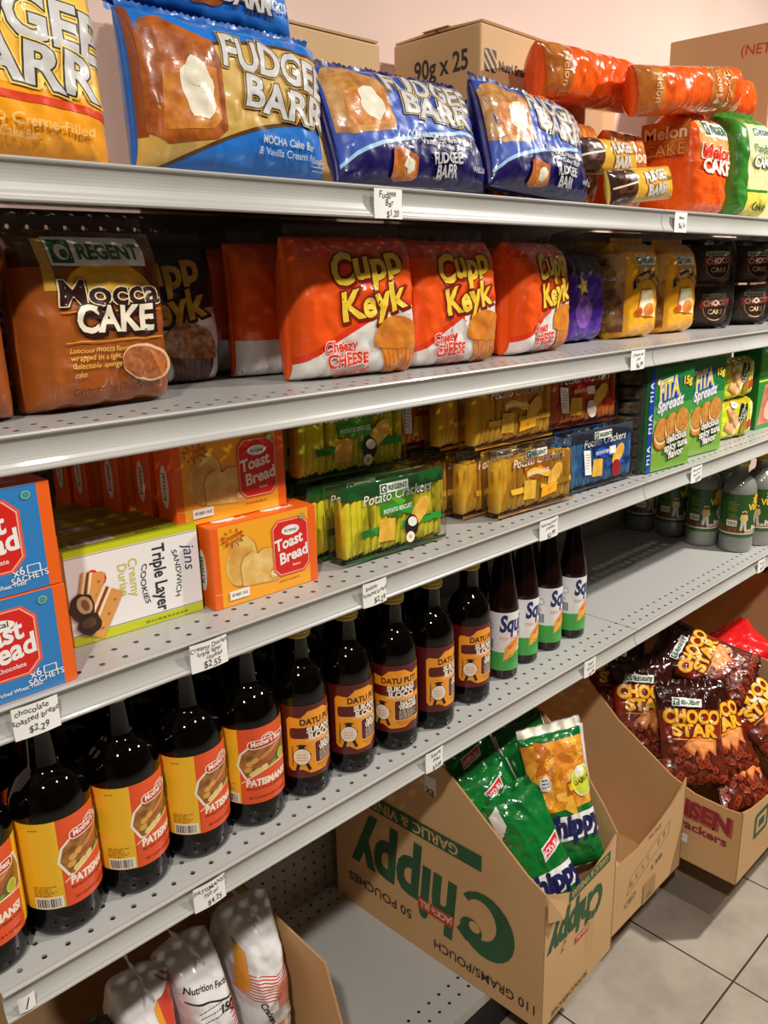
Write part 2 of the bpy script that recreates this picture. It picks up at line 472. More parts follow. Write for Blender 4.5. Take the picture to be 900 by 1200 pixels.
def lamp(name, loc, w, size=.2, col=(1, .945, .87), target=None):
    l = bpy.data.lights.new(name, 'AREA'); l.shape = 'DISK'; l.size = size; l.energy = w; l.color = col
    o = bpy.data.objects.new(name, l); COL.objects.link(o); o.location = loc
    return o
lamp('ceiling_lamp', (2.25, -1.0, 2.5), 56, .11)
lamp('ceiling_lamp', (-.75, -1.15, 2.5), 28, .11)
lamp('ceiling_lamp', (.75, -1.2, 2.5), 12, .11)
w = bpy.data.worlds.new('world'); SC.world = w; w.use_nodes = True
w.node_tree.nodes['Background'].inputs[0].default_value = (.8, .7, .62, 1); w.node_tree.nodes['Background'].inputs[1].default_value = .1
SC.view_settings.view_transform = 'Standard'; SC.view_settings.look = 'None'; SC.view_settings.gamma = 1
SC.view_settings.use_curve_mapping = False; SC.view_settings.exposure = .52

# ------------------------------------------------------------------ shelf one (top): cake bars, melon cakes, cartons
NOTE = paper('#f4f2ec', .5)
def arcband(a, x0, x1, ylo, yhi, m, n=14):
    """band between two curves"""
    xs = [x0 + (x1-x0)*i/n for i in range(n+1)]
    a.poly([(x, ylo((x-x0)/(x1-x0))) for x in xs] + [(x, yhi((x-x0)/(x1-x0))) for x in xs[::-1]], m)
CAKE = food('#b8641f', '#8a3f10', 70); CREAM = film('#efe6cf'); SPONGE = food('#e6c58a', '#cf9a4e', 60)
LETTER = film('#cfcdca'); OUTL = film('#3a2a22')
def cake_slice(a, x, y, w, h, brown=CAKE, inside=CREAM, rot=0):
    ca, sa = math.cos(rad(rot)), math.sin(rad(rot))
    def q(u, v): return (x + u*w*ca - v*h*sa, y + u*w*sa + v*h*ca)
    a.poly([q(-.5, -.42), (q(-.3, -.5)), q(.34, -.44), q(.5, -.36), q(.48, .2), q(.4, .34), q(.05, .42), q(-.2, .5), q(-.42, .46), q(-.5, .36)], brown)
    a.poly([q(-.36, -.4), q(.3, -.36), q(.42, -.28), q(.4, .12), q(.1, .16), q(-.3, .12)], food('#d98f3a', '#b9651c', 90))
    cx, cy = q(.12, -.06); a.ell(cx, cy, w*.22, h*.24, inside, rot+10, wob=.06)
    cx, cy = q(.1, .06); a.ell(cx, cy, w*.13, h*.1, inside, rot-20)
def fudge_art(kind, W, H):
    a = Art(); X, Y = W/2, H/2
    if kind == 'mocha':
        a.rect(-X, -Y, X, Y, film('#1f74cf'))
        hi = lambda t: Y*(.26 + .46*math.sin(min(1, t*1.15)*PI*.62)); lo = lambda t: Y*(-1.05 + .82*math.sin(min(1, t*1.05)*PI*.56))
        arcband(a, -X, X, lambda t: lo(t)-.004, lambda t: hi(t)+.004, film('#5d3a22'))
        arcband(a, -X, X, lo, hi, film('#d9b765', vary=('#c79a45', 30, .3, .7)))
        a.rect(-X, -Y*.6, -X*.93, Y, film('#8a4526'))
        cake_slice(a, -X*.60, Y*.10, .082, .115)
        a.text('FUDGEE', X*.33, Y*.26, .042, LETTER, .03, ((.028, OUTL), (.055, film('#c59a3c'))), fit=W*.60, arc=.002, rot=-7, jit=.04)
        a.text('BARR', X*.40, -Y*.20, .042, LETTER, .03, ((.028, OUTL), (.055, film('#c59a3c'))), fit=W*.48, rot=-6, jit=.04)
        a.text('MOCHA Cake Bar', X*.40, -Y*.58, .0105, LETTER, .015, fit=W*.30, rot=-3)
        a.text('& Vanilla Cream Filling', X*.44, -Y*.72, .009, LETTER, .008, fit=W*.38, rot=-3)
        a.fine(X*.72, -Y*.74, .025, 3, LETTER)
    elif kind == 'mochatop':
        a.rect(-X, -Y, X, Y, film('#1f74cf'))
        a.text("O' SA", -X*.62, -Y*.56, .017, LETTER, .04, ((.04, film('#15407f')),), rot=6)
        a.text('SARAP', -X*.56, -Y*.80, .017, LETTER, .04, ((.04, film('#15407f')),), rot=6)
        cake_slice(a, -X*.10, -Y*.52, .05, .05)
        a.text('FUDGEE', X*.36, -Y*.40, .024, LETTER, .045, ((.06, OUTL),), fit=W*.3, jit=.04)
        a.text('BARR', X*.36, -Y*.76, .024, LETTER, .045, ((.06, OUTL),), fit=W*.28, jit=.04)
        a.text('MOCHA', X*.76, -Y*.70, .013, LETTER, .02)
    elif kind == 'custard':
        a.rect(-X, -Y, X, Y, film('#ffab1e'))
        arcband(a, -X, X, lambda t: -Y*(.2+.2*t), lambda t: Y*.9, film('#ffc64a'))
        arcband(a, -X, X, lambda t: -Y*(.36+.18*t), lambda t: -Y*(.28+.18*t), film('#e2451f'))
        arcband(a, -X, X, lambda t: Y*(.93-.05*t), lambda t: Y*1.0, film('#e2451f'))
        a.text('FUDGEE', X*.14, Y*.14, .054, LETTER, .03, ((.028, OUTL), (.055, film('#ffdf6a'))), fit=W*.84, rot=-5, jit=.04)
        a.text('BARR', X*.26, -Y*.28, .048, LETTER, .03, ((.028, OUTL), (.055, film('#ffdf6a'))), fit=W*.60, rot=-6, jit=.04)
        cake_slice(a, -X*.75, Y*.0, .06, .09)
        a.text('EGG CUSTARD Creme-Filled', X*.05, -Y*.66, .0105, film('#ffd680'), .02, fit=W*.74, rot=-3)
        a.text('Vanilla Cake Bar', X*.1, -Y*.77, .0095, film('#ffd680'), .015, rot=-3)
    else:
        a.rect(-X, -Y, X, Y, film('#170f58'))
        wv = lambda t: Y*(-.75 + .72*min(1, t*1.25)**.6 - .10*t*t)
        arcband(a, -X, X, lambda t: wv(t)-Y*.07, lambda t: Y*1.0, film('#a9cdf2'))
        arcband(a, -X, X, wv, lambda t: Y*1.0, film('#3154b4'))
        cake_slice(a, -X*.66, Y*.30, .085, .088, food('#d9a35c', '#a9692c', 60), film('#e8e2cc'))
        a.text('FUDGEE', X*.24, Y*.44, .038, LETTER, .03, ((.028, film('#2b2a5e')), (.055, film('#d9b84e'))), fit=W*.60, rot=-4, jit=.05)
        a.text('BARR', X*.28, Y*.04, .038, LETTER, .03, ((.028, film('#2b2a5e')), (.055, film('#d9b84e'))), fit=W*.48, rot=-4, jit=.05)
        a.text('VANILLA Cream-Filled', X*.24, -Y*.34, .0105, LETTER, .02, fit=W*.44, rot=-3)
        a.text('Vanilla Cake Bar', X*.24, -Y*.46, .0095, LETTER, .012, fit=W*.32, rot=-3)
        cake_slice(a, -X*.30, -Y*.74, .046, .032, food('#d07a30', '#a8511a', 60), film('#e8e2cc'))
        a.text('FUDGEE', X*.26, -Y*.70, .016, LETTER, .03, ((.05, film('#15104f')),), rot=3, jit=.04)
        a.text('BARR', X*.26, -Y*.88, .016, LETTER, .03, ((.05, film('#15104f')),), rot=3, jit=.04)
        a.text('VANILLA', X*.74, -Y*.78, .008, LETTER, .02)
    return a
def pouch(name, label, cat, W, H, T, body, art, loc, rot, seed, pq=(5, 3, 4), group=None, wr=.0035, sm=None, cell=.006, top=.012, bottom=.008, n=40, pin=.04):
    t = thing(name, label, cat, loc, rot, group)
    pack_mesh(pillow(W, H, T, *pq, seed=seed, wr=wr, pin=pin), W, H, body, art, n, n, cell, parent=t)
    if top: seal('top_seal', W, H*.999, top, sm or body, t, seed)
    if bottom: seal('bottom_seal', W, H*.001, -bottom, sm or body, t, seed+3, .0015)
    return t
g = 'cake bar pouches on the top shelf'
pouch('snack_pouch', 'orange-yellow cake bar pouch at the left end of the top shelf', 'pouch', .245, .17, .085, film('#ffab1e'), fudge_art('custard', .245, .17), (.117, .060, D1), (-4, 0, 0), 1.3, group=g, bottom=0, n=48)
pouch('snack_pouch', 'bright blue mocha cake bar pouch standing upright beside the yellow pouch', 'pouch', .24, .148, .085, film('#1b62b4'), fudge_art('mocha', .24, .148), (.381, .058, D1+.002), (-3, 0, 0), 2.1, group=g, top=.008, n=48, bottom=0)
pouch('snack_pouch', 'bright blue mocha cake bar pouch lying on top of the other blue pouch', 'pouch', .235, .14, .06, film('#1b62b4'), fudge_art('mochatop', .235, .14), (.375, .085, D1+.157), (-12, 1, 2), 3.4, group=g, n=40)
pouch('snack_pouch', 'purple-blue vanilla cake bar pouch leaning back beside the upright blue pouch', 'pouch', .275, .142, .07, film('#170f58'), fudge_art('van', .275, .142), (.648, .040, D1+.006), (-20, -1, 1), 4.2, group=g, n=48, bottom=0)
pouch('snack_pouch', 'purple-blue vanilla cake bar pouch leaning back beside the golden bars', 'pouch', .255, .148, .07, film('#170f58'), fudge_art('van', .255, .148), (.908, .036, D1+.010), (-17, 3, 3), 5.7, group=g, n=48, bottom=0)
pouch('snack_pouch', 'purple-blue vanilla cake bar pouch lying half hidden behind the two leaning ones', 'pouch', .25, .15, .05, film('#170f58'), fudge_art('van', .25, .15), (.79, .128, D1+.010), (-14, 4, 0), 6.9, group=g, bottom=0)

# golden single bars
def bar_art():
    a = Art(); X, Y = .095, .0275
    a.rect(-X, -Y, X, Y, film('#e3b23c', .25))
    a.rect(-X, -Y, -X*.42, Y, film('#3b2013')); a.rect(-X*.86, -Y*.45, -X*.46, Y*.55, food('#6b331a', '#3c170b')); a.ell(-X*.62, 0, .008, .009, film('#1c0d08'))
    a.line([(-X*.95, -Y*.1), (-X*.42, Y*.1)], .003, film('#f3e8cf'))
    a.text('FUDGEE', X*.22, Y*.1, .022, LETTER, .04, ((.05, film('#c38a1d')),), fit=.068, rot=4, jit=.04)
    a.text('BARR', X*.24, -Y*.66, .022, LETTER, .04, ((.05, film('#c38a1d')),), fit=.06, rot=4, jit=.04)
    a.text('choco', X*.72, Y*.1, .011, film('#5a3312'), .02)
    return a
g = 'golden chocolate bars on the top shelf'
GOLD = film('#d9a938', .22, vary=('#e9c766', 20, .3, .7))
pouch('cake_bar', 'golden chocolate cake bar lying on the shelf, lower of the two', 'snack bar', .19, .055, .045, GOLD, bar_art(), (1.190, .030, D1+.013), (-6, -6, -3), 8.1, (4, 2.4, 2.4), g, .003, top=0, bottom=0)
pouch('cake_bar', 'golden chocolate cake bar resting higher, upper of the two', 'snack bar', .19, .055, .045, GOLD, bar_art(), (1.128, .061, D1+.056), (-8, -2, 2), 9.4, (4, 2.4, 2.4), g, .003, top=0, bottom=0)

# melon cakes
MEL = film('#f2641a', .26, vary=('#e24d12', 14, .35, .7)); MELCLEAR = film('#d9883c', .2, .8, vary=('#b3561f', 40, .35, .65))
RED = film('#d8301c'); REGW = film('#eeece2'); REGG = film('#1c5b3a')
def regent(a, x, y, w, rot=0):
    h = w*.26; ca, sa = math.cos(rad(rot)), math.sin(rad(rot))
    def q(u, v): return (x + u*ca - v*sa, y + u*sa + v*ca)
    a.poly([q(-w/2, -h/2), q(w/2, -h/2), q(w/2, h/2), q(-w/2, h/2)], REGW)
    a.poly([q(-w/2+h*.12, -h*.4), q(-w/2+h*.95, -h*.4), q(-w/2+h*.95, h*.4), q(-w/2+h*.12, h*.4)], REGG)
    c = q(-w/2+h*.56, -h*.02); a.ell(*c, h*.26, h*.26, REGW); a.ell(c[0]+h*.06, c[1]-h*.06, h*.15, h*.15, REGG)
    p = q(h*.46, -h*.26); a.text('REGENT', *p, h*.72, REGG, .03, fit=w-h*1.3, rot=rot)
def melon_art(W, H, side):
    a = Art(); X, Y = W/2, H/2
    if side == 'roll':
        a.rect(-X, -Y, X, Y, MEL)
        if W > .31: a.rect(X*.12, -Y, X*.62, Y, MELCLEAR)
        if W > .31: a.text('Melon', X*.30, 0, .024, film('#ecc089'), .01, ((.03, film('#b5481a')),), rot=90, fit=H*.72)
        if W > .31: a.text('CAKE', X*.52, 0, .024, film('#f3b06a'), .01, ((.03, film('#b5481a')),), rot=90, fit=H*.66)
        a.rect(-X, -Y, -X*.72, Y, MELCLEAR); a.text('Melon', -X*.86, 0, .02, film('#ecc089'), .01, ((.03, film('#b5481a')),), rot=-90, fit=H*.6)
    elif side == 'end':
        a.rect(-X, -Y, X, Y, MELCLEAR); a.text('Melon', 0, Y*.25, .03, film('#f5ddb0'), .03, ((.05, film('#b5481a')),), fit=W*.74); a.text('CAKE', 0, -Y*.35, .03, film('#e7a866'), .0, ((.04, film('#8f3a16')),), fit=W*.66)
    else:
        a.rect(-X, -Y, X, Y, MEL); a.rect(-X*.75, Y*.1, X*.92, Y*.82, film('#f0bd7a', .2, .8, vary=('#dd8f45', 30, .3, .7)))
        regent(a, X*.12, Y*.68, W*.72)
        a.text('Melon', X*.05, Y*.12, .033, RED, .04, ((.05, film('#fff0dc')),), fit=W*.74); a.text('CAKE', X*.05, -Y*.16, .035, film('#fff3e4'), .04, ((.05, RED),), fit=W*.7)
        a.fine(-X*.6, -Y*.45, W*.5, 3, film('#b53a10'))
    return a
g = 'orange melon cake packs piled on the top shelf'
def melon_roll(label, L, S, loc, rot, seed, kind='roll'):
    H = S if kind == 'roll' else .142
    t = pouch('melon_cake_pack', label, 'cake pack', L, H, S, MEL, melon_art(L, H, kind), loc, rot, seed, (7, 2.8, 2.8), g, .005, top=0, bottom=0, n=36, pin=.03)
    return t
melon_roll('long orange melon cake pack on the very top of the pile beside the carton', .305, .086, (1.185, .150, D1+.180), (0, -3, 4), 11.2)
melon_roll('long orange melon cake pack across the top right of the pile, tilted up', .36, .078, (1.385, .060, D1+.177), (0, -7, -3), 12.9)
melon_roll('orange melon cake pack under the topmost one, its clear end towards the camera', .150, .085, (1.003, .150, D1+.094), (0, -2, 2), 13.1)
melon_roll('clear-ended melon cake pack at the right end of the pile above the green pack', .25, .080, (1.68, .150, D1+.214), (0, -2, -8), 14.8)
melon_roll('small melon cake pack facing forward, beside the purple pouch', .085, .070, (1.120, .124, D1+.001), (0, 0, 0), 15.5, 'end')
melon_roll('small melon cake pack facing forward next to the big melon bag', .105, .070, (1.268, .124, D1+.001), (0, 0, -2), 16.6, 'end')
melon_roll('orange melon cake pack low on the shelf, mostly hidden behind the right purple pouch', .150, .088, (1.003, .150, D1+.001), (0, 0, 2), 17.3)
melon_roll('orange melon cake pack lying on the shelf behind the green bag', .33, .085, (1.64, .27, D1+.001), (0, 0, 0), 18.3)
t = thing('melon_cake_bag', 'big upright orange melon cake bag with red and white lettering on the top shelf', 'cake bag', (1.468, .098, D1), (0, 0, 0))
S0 = pillow(.16, .185, .13, 7, 3.2, 9, seed=19.2, wr=.004, pin=.02)
pack_mesh(S0, .16, .185, MEL, melon_art(.16, .185, 'front'), 44, 40, .006, parent=t)
a = Art(); a.rect(-.05, .01, .05, .072, MELCLEAR); a.text('Melon', 0, .042, .03, film('#f4dca8'), .03, ((.05, film('#c05a20')),), fit=.09); a.text('CAKE', 0, .012, .03, film('#e3a262'), 0, ((.04, film('#a8481a')),), fit=.085)
mb = MB(); S1 = lambda x, y: (Vector((-.0800, -x, y+.098)), Vector((-1, 0, 0))); a.onto(mb, S1, None, custom=False); mb.build('side_window', t, False)
seal('top_seal', .15, .183, .014, MELCLEAR, t, 2)
# green pack at the right edge
a = Art(); X, Y = .07, .11; GRN = film('#3f8f2c', .3, vary=('#2c6f22', 16, .35, .7))
a.rect(-X, -Y, X, Y, GRN); a.rect(-X*.5, -Y*.4, X, Y*.75, film('#e6dca0')); a.rect(-X*.45, -Y*.95, X, -Y*.45, film('#e3d35a')); regent(a, .02, Y*.6, .07)
a.text('Pandan', .015, Y*.25, .022, film('#2f7a2a'), .03, ((.04, film('#f4f0d0')),)); a.text('CAKE', .015, 0, .028, REGW, .04, ((.05, film('#2f7a2a')),)); a.text('Cake', .015, -Y*.75, .022, film('#215a20'), .02)
pouch('pandan_cake_bag', 'upright green cake bag at the right end of the top shelf', 'cake bag', .14, .20, .13, GRN, a, (1.650, .090, D1+.001), (0, 0, -8), 20.5, (7, 3, 9), wr=.004, bottom=0)

# cartons at the back of the top shelf
CB = mat('#cda575', .75, bump=('flute', 150, .12, .002), vary=('#d3ad80', 6, .3, .7)); CBE = mat('#a67a4c', .85, bump=('noise', 240, .6, .002)); CBP = mat('#d8b283', .7, vary=('#cfa877', 5, .3, .7), bump=('flute', 150, .08, .002))
def closed_carton(label, W, D, H, loc, yaw, arts=(), m=CBP, flap=True):
    t = thing('carton', label, 'carton', loc, (0, 0, yaw))
    mb = MB(); mb.box(-W/2, W/2, -D/2, D/2, 0, H, m, .004)
    for kind, a in arts: print_on(mb, a, flat_S(kind, W, D, H))
    mb.build('body', t, False)
    if flap:
        mb = MB()
        for s in (-1, 1): mb.prism([(s*.002, H+.0035), (s*D*.49, H+.001), (s*D*.5, H+.004), (s*.002, H+.0075)], -W*.49, W*.49, 'x', m)
        mb.build('flap', t, False)
        mb = MB(); mb.box(-W*.5, W*.5, -.028, .028, H+.0068, H+.0082, mat('#c8a676', .2, .6)); mb.build('packing_tape', t, False)
    return t
DK = paper('#33302c', .6)
al = Art(); al.text('90g x 25', .012, .080, .042, DK, .025, fit=.118, rot=1); al.poly([(-.05, .03), (-.02, .03), (-.03, .06)], DK)
af = Art(); af.rr(-.216, .074, -.182, .108, .005, DK); af.line([(-.212, .104), (-.186, .078)], .005, CBP); af.line([(-.217, .093), (-.197, .073)], .004, CBP); af.line([(-.201, .109), (-.181, .089)], .004, CBP)
af.text('Nutri Snack', -.176, .080, .021, DK, .03, al='L', fit=.088); af.rect(-.12, -.09, -.06, -.05, DK); af.rect(-.05, -.09, .02, -.05, DK)
closed_carton('brown carton with black weight lettering behind the purple pouches', .45, .19, .288, (1.185, .306, D1), 3, (('left', al), ('front', af)))
closed_carton('pale brown carton far back behind the blue mocha pouches', .40, .10, .255, (.64, .352, D1), 0)
ar = Art(); ar.text('(NET WT)', .045, .155, .030, paper('#c8452c'), .01, al='L', rot=-4)
closed_carton('tall pale carton at the right end behind the melon cakes', .45, .24, .425, (2.075, .25, D1), 6, (('left', ar),), flap=False)

# ------------------------------------------------------------------ shelf two: mocca cakes, cup cakes, cheese cakes
MOC = film('#a3561f', .32, vary=('#93491a', 12, .35, .7)); DKB = film('#2b140b')
def mocca_art(W, H):
    a = Art(); X, Y = W/2, H/2; cr = film('#f1dcb8')
    a.rect(-X, -Y, X, Y, MOC); a.rect(-X, Y*.60, X, Y, film('#4a2611', .22, .8)); a.rect(-X*.75, Y*.35, -X*.6, Y*.9, film('#d3a53c')); a.rect(X*.65, Y*.3, X*.85, Y*.85, film('#6a3418'))
    a.ell(X*.10, Y*.28, W*.31, H*.19, film('#f0ab24'), a0=0, a1=180); a.ell(X*.10, Y*.28, W*.24, H*.13, film('#f6bd3a'), a0=0, a1=180)
    regent(a, X*.04, Y*.76, W*.64)
    a.text('Mocca', X*.08, Y*.19, .033, film('#2e130a'), .022, ((.035, cr),), fit=W*.70, drop=(.001, -.001, film('#2b140b'), .05))
    a.rect(-X*.6, Y*.11, X*.78, Y*.122, film('#e08a2a'))
    a.text('CAKE', X*.12, -Y*.11, .036, film('#f6ead2'), .035, ((.045, film('#2b140b')),), fit=W*.54, drop=(.0015, -.0015, film('#2b140b'), .07))
    a.rect(-X*.6, -Y*.22, X*.78, -Y*.208, film('#e0a032'))
    for i, l in enumerate(('Luscious mocca flavor', 'wrapped in a light,', 'delectable sponge', 'cake.')): a.text(l, -X*.56, -Y*(.34+.085*i), .0078, film('#f0c05a'), .0, shear=.25, al='L')
    a.ell(X*.50, -Y*.50, W*.18, H*.105, film('#e9b98a'), -10); a.ell(X*.48, -Y*.50, W*.165, H*.09, food('#b36a3a', '#8f4a22', 200), -10); a.poly([(X*.56, -Y*.36), (X*.78, -Y*.50), (X*.70, -Y*.68)], food('#d88a50', '#b8652e'))
    a.text('Contents : 20g (.7oz) x 10', -X*.02, -Y*.78, .0085, film('#3a1a0a'), .0, fit=W*.56)
    return a
def cake_bag(label, W, H, T, body, art, loc, yaw, seed, cat='cake bag', top='#5a3a2a', group=None, name='cake_bag', wr=.004, tilt=0, roll=0, cell=.006, collar=True):
    t = thing(name, label, cat, (loc[0], loc[1], loc[2]+.0015), (tilt, roll, yaw), group)
    S = pillow(W, H, T, 9, 2.6, 8, seed=seed, wr=wr, pin=.03)
    pack_mesh(S, W, H, body, art, 50, 44, cell, parent=t)
    seal('top_seal', W*.96, H*.985, .018, clear_film(alpha=.93, tint='#d8c4b4'), t, seed, .004)
    seal('bottom_seal', W*.96, .002, -.001, body, t, seed+2, .001, False)
    return t
g = 'mocha cake bags at the left of the second shelf'
cake_bag('brown mocha cake bag with a yellow half sun standing in front', .165, .178, .085, MOC, mocca_art(.165, .178), (.222, .118, D2), 4, 21.1, group=g)
cake_bag('brown mocha cake bag behind the front one, mostly cut off at the left', .165, .178, .08, MOC, mocca_art(.165, .178), (.105, .205, D2), 2, 22.4, group=g)
cake_bag('brown mocha cake bag cut off by the left picture edge', .16, .165, .08, MOC, None, (.048, .105, D2), -3, 23.4, group=g)

ORG = film('#ee4d12', .3, vary=('#f4661c', 9, .3, .7)); WHT = film('#e9e4dd')
def cup_art(W, H, choc=False):
    a = Art(); X, Y = W/2, H/2
    bg = film('#26150f') if choc else ORG
    yel = film('#f4cc3c') if not choc else film('#b98f2e'); dk = film('#8c1c0c') if not choc else film('#120906')
    a.rect(-X, -Y, X, Y, bg)
    a.rect(-X, Y*.72, X, Y, film('#d43c0c', .2, .8) if not choc else film('#180d09'))
    lo = lambda t: -Y; hi = lambda t: Y*(-.78 + .80*math.sin(min(1, t*.98)*PI*.5)**1.1)
    arcband(a, -X, X, lo, lambda t: hi(t)+Y*.10, film('#e23a14') if not choc else film('#b98a4a'))
    arcband(a, -X, X, lo, hi, WHT)
    yy = film('#ffe27a') if not choc else yel
    a.text('Cupp', X*.10, Y*.40, .052, yel, .035, ((.02, film('#3d0f06')), (.05, dk)), fit=W*.60, rot=7, shear=.08, jit=.05, drop=(.0015, -.002, dk, .05))
    a.text('Keyk', X*.16, -Y*.10, .050, yel, .035, ((.02, film('#3d0f06')), (.05, dk)), fit=W*.54, rot=11, shear=.1, jit=.06, drop=(.0015, -.002, dk, .05))
    # the muffin on the right
    if choc: cup, cr, cr2 = food('#6a3a22', '#4a2412', 80), food('#7d4a26', '#b98a5a', 150), film('#3b2014')
    else: cup, cr, cr2 = food('#e08a2c', '#c96e1c', 60), food('#e2902e', '#cf7420', 40), film('#b8601a')
    mx, my = (X*.56, -Y*.62) if not choc else (X*.42, -Y*.62)
    a.poly([(mx-.030, my+.008), (mx+.036, my+.008), (mx+.030, my-.030), (mx-.020, my-.030)], cup)
    for i in range(8): a.line([(mx-.027+i*.0085, my+.006), (mx-.018+i*.0068, my-.029)], .0012, cr2, same=i > 0)
    a.ell(mx, my+.010, .040, .034, cr, -6, a0=-15, a1=195); a.ell(mx, my+.010, .040, .010, cr)
    if not choc:
        a.text('Cheezy', -X*.40, -Y*.60, .020, film('#e2371a'), .03, ((.045, film('#fff6ee')), (.06, film('#e2371a'))), fit=W*.26, rot=4, jit=.03)
        a.text('CHEESE', -X*.28, -Y*.80, .021, film('#e2371a'), .035, ((.045, film('#fff6ee')), (.06, film('#e2371a'))), fit=W*.33, rot=3, jit=.03)
        a.text('COT FLAVORED', -X*.2, -Y*.92, .0085, film('#e2371a'), .02, fit=W*.30, rot=3)
    return a
g = 'orange cup cake bags on the second shelf'
cup_front = cup_art(.195, .178)
cake_bag('orange cup cake bag with yellow lettering, largest and leftmost facing front', .195, .178, .085, ORG, cup_front, (.583, .112, D2), -8, 24.2, group=g)
cake_bag('orange cup cake bag in the middle of the three facing front', .175, .176, .085, ORG, cup_art(.175, .176), (.770, .108, D2), -5, 25.8, group=g)
cake_bag('orange cup cake bag turned to show its side, next to the purple bag', .165, .178, .095, ORG, cup_art(.165, .178), (1.000, .125, D2), 7, 26.3, group=g)
def blank_cup(W, H):
    a = Art(); a.rect(-W/2, -H/2, W/2, -H*.22, WHT); return a
cake_bag('orange cup cake bag seen edge-on, directly behind the leftmost front one', .195, .175, .07, ORG, blank_cup(.195, .175), (.563, .205, D2), -12, 27.1, group=g)
cake_bag('orange cup cake bag seen edge-on, deepest in its row by the dark one', .195, .172, .07, ORG, blank_cup(.195, .172), (.560, .285, D2), -12, 28.6, group=g)
cake_bag('orange cup cake bag deep behind the middle front one', .175, .172, .07, ORG, blank_cup(.175, .172), (.765, .205, D2), -5, 29.6, group=g)
cake_bag('orange cup cake bag behind the one turned sideways', .165, .174, .07, ORG, blank_cup(.165, .174), (1.04, .23, D2), 5, 30.2, group=g)
cake_bag('dark brown chocolate cup cake bag with yellow lettering behind the mocha bag', .195, .172, .085, film('#26150f'), cup_art(.195, .172, True), (.352, .245, D2), -2, 31.3)
a = Art(); PUR = film('#4a2390'); X, Y = .06, .085
a.rect(-X, -Y, X, Y, PUR); a.poly([(-X*.9+.02*math.cos(i*PI/5)*(1 if i % 2 else .5)+.03, Y*.25+.02*math.sin(i*PI/5)*(1 if i % 2 else .5)) for i in range(10)], film('#f0cf4a')); a.ell(-X*.3, -Y*.3, .03, .03, film('#8a55c0')); a.rect(-X, Y*.5, X, Y, film('#1d1030'))
cake_bag('purple cake bag mostly hidden between the orange and the yellow bags', .13, .165, .08, PUR, a, (1.225, .185, D2), 0, 32.2)

YEL = film('#f0a51c', .3, vary=('#f6b52c', 12, .3, .7)); CLR = clear_film(alpha=.8, tint='#f2e2c8')
def cheese_art(W, H):
    a = Art(); X, Y = W/2, H/2; navy = film('#1c2548')
    a.rect(-X, -Y, X, Y, YEL); a.rect(-X, Y*.80, X, Y, film('#c8871c'))
    regent(a, 0, Y*.62, W*.52); a.rect(-X*.45, Y*.36, X*.45, Y*.5, film('#caa05a'))
    arcband(a, -X*.72, X*.72, lambda t: Y*(.02 + .22*math.sin(t*PI)), lambda t: Y*(.20 + .22*math.sin(t*PI)), navy)
    a.text('Cheese Cake', 0, Y*.07, .020, film('#f2b23a'), .03, ((.03, navy),), fit=W*.62, arc=Y*.19)
    a.poly([(-X*.35, Y*.02), (X*.35, Y*.02), (X*.48, -Y*.55), (-X*.48, -Y*.5)], film('#f3d9a0'))
    a.ell(-X*.1, -Y*.28, W*.12, H*.12, film('#f7eccb')); a.ell(X*.12, -Y*.40, W*.15, H*.07, food('#e39a4a', '#cc6f28'), 10); a.ell(-X*.4, -Y*.42, W*.08, H*.04, food('#d8692a', '#b8481a'))
    a.fine(-X*.1, -Y*.70, W*.4, 2, film('#a86a10'), .005)
    return a
g = 'yellow cheese cake packs on the second shelf'
def cheese_pack(label, loc, yaw, seed):
    t = thing('cheese_cake_pack', label, 'cake pack', loc, (0, 0, yaw), g)
    W, H, T = .118, .186, .10
    S = pillow(W, H, T, 7, 3, 8, seed=seed, wr=.003, pin=.02)
    pack_mesh(S, W, H, YEL, cheese_art(W, H), 40, 40, .006, parent=t)
    # clear gusset down the left side, round cakes behind it
    mb = MB(); n = 12; vs = []; fs = []
    for i in range(n+1):
        for j in range(7):
            y = -.040 + .080*j/6; z = .015 + .15*i/n
            vs.append((-W/2*.985 - .006*math.cos((j/6-.5)*PI) - .001*noise.noise((y*60, z*60, seed)), y, z))
    for i in range(n):
        for j in range(6): k = i*7+j; fs.append([k, k+7, k+8, k+1])
    mb.add(vs, fs, film('#7a4a26', .16, 1., vary=('#d8b070', 22, .42, .6))); mb.build('side_window', t)
    for k in range(2):
        mb = MB(); a = Art(); a.ell(0, 0, .024, .024, food('#d29a58', '#b97a3a')); a.text('Cheese Cake', 0, -.006, .013, film('#f3ead0'), .03, ((.06, film('#1c2548')),), fit=.05)
        a.onto(mb, lambda x, y, k=k: (Vector((-W/2*.985-.0068, -x, y+.055+.065*k)), Vector((-1, 0, 0))), None, custom=False); mb.build('cake', t, False)
    seal('top_seal', W*.95, H*.985, .012, YEL, t, seed)
    return t
c1 = cheese_pack('yellow cheese cake pack on the left of the pair, beside the purple bag', (1.385, .165, D2), -4, 33.1)
dup(c1, 'yellow cheese cake pack on the right of the pair, beside the clear brown packs', (1.560, .170, D2), (0, 0, -6))
dup(c1, 'yellow cheese cake pack standing behind the left one of the pair', (1.44, .28, D2), (0, 0, -2))

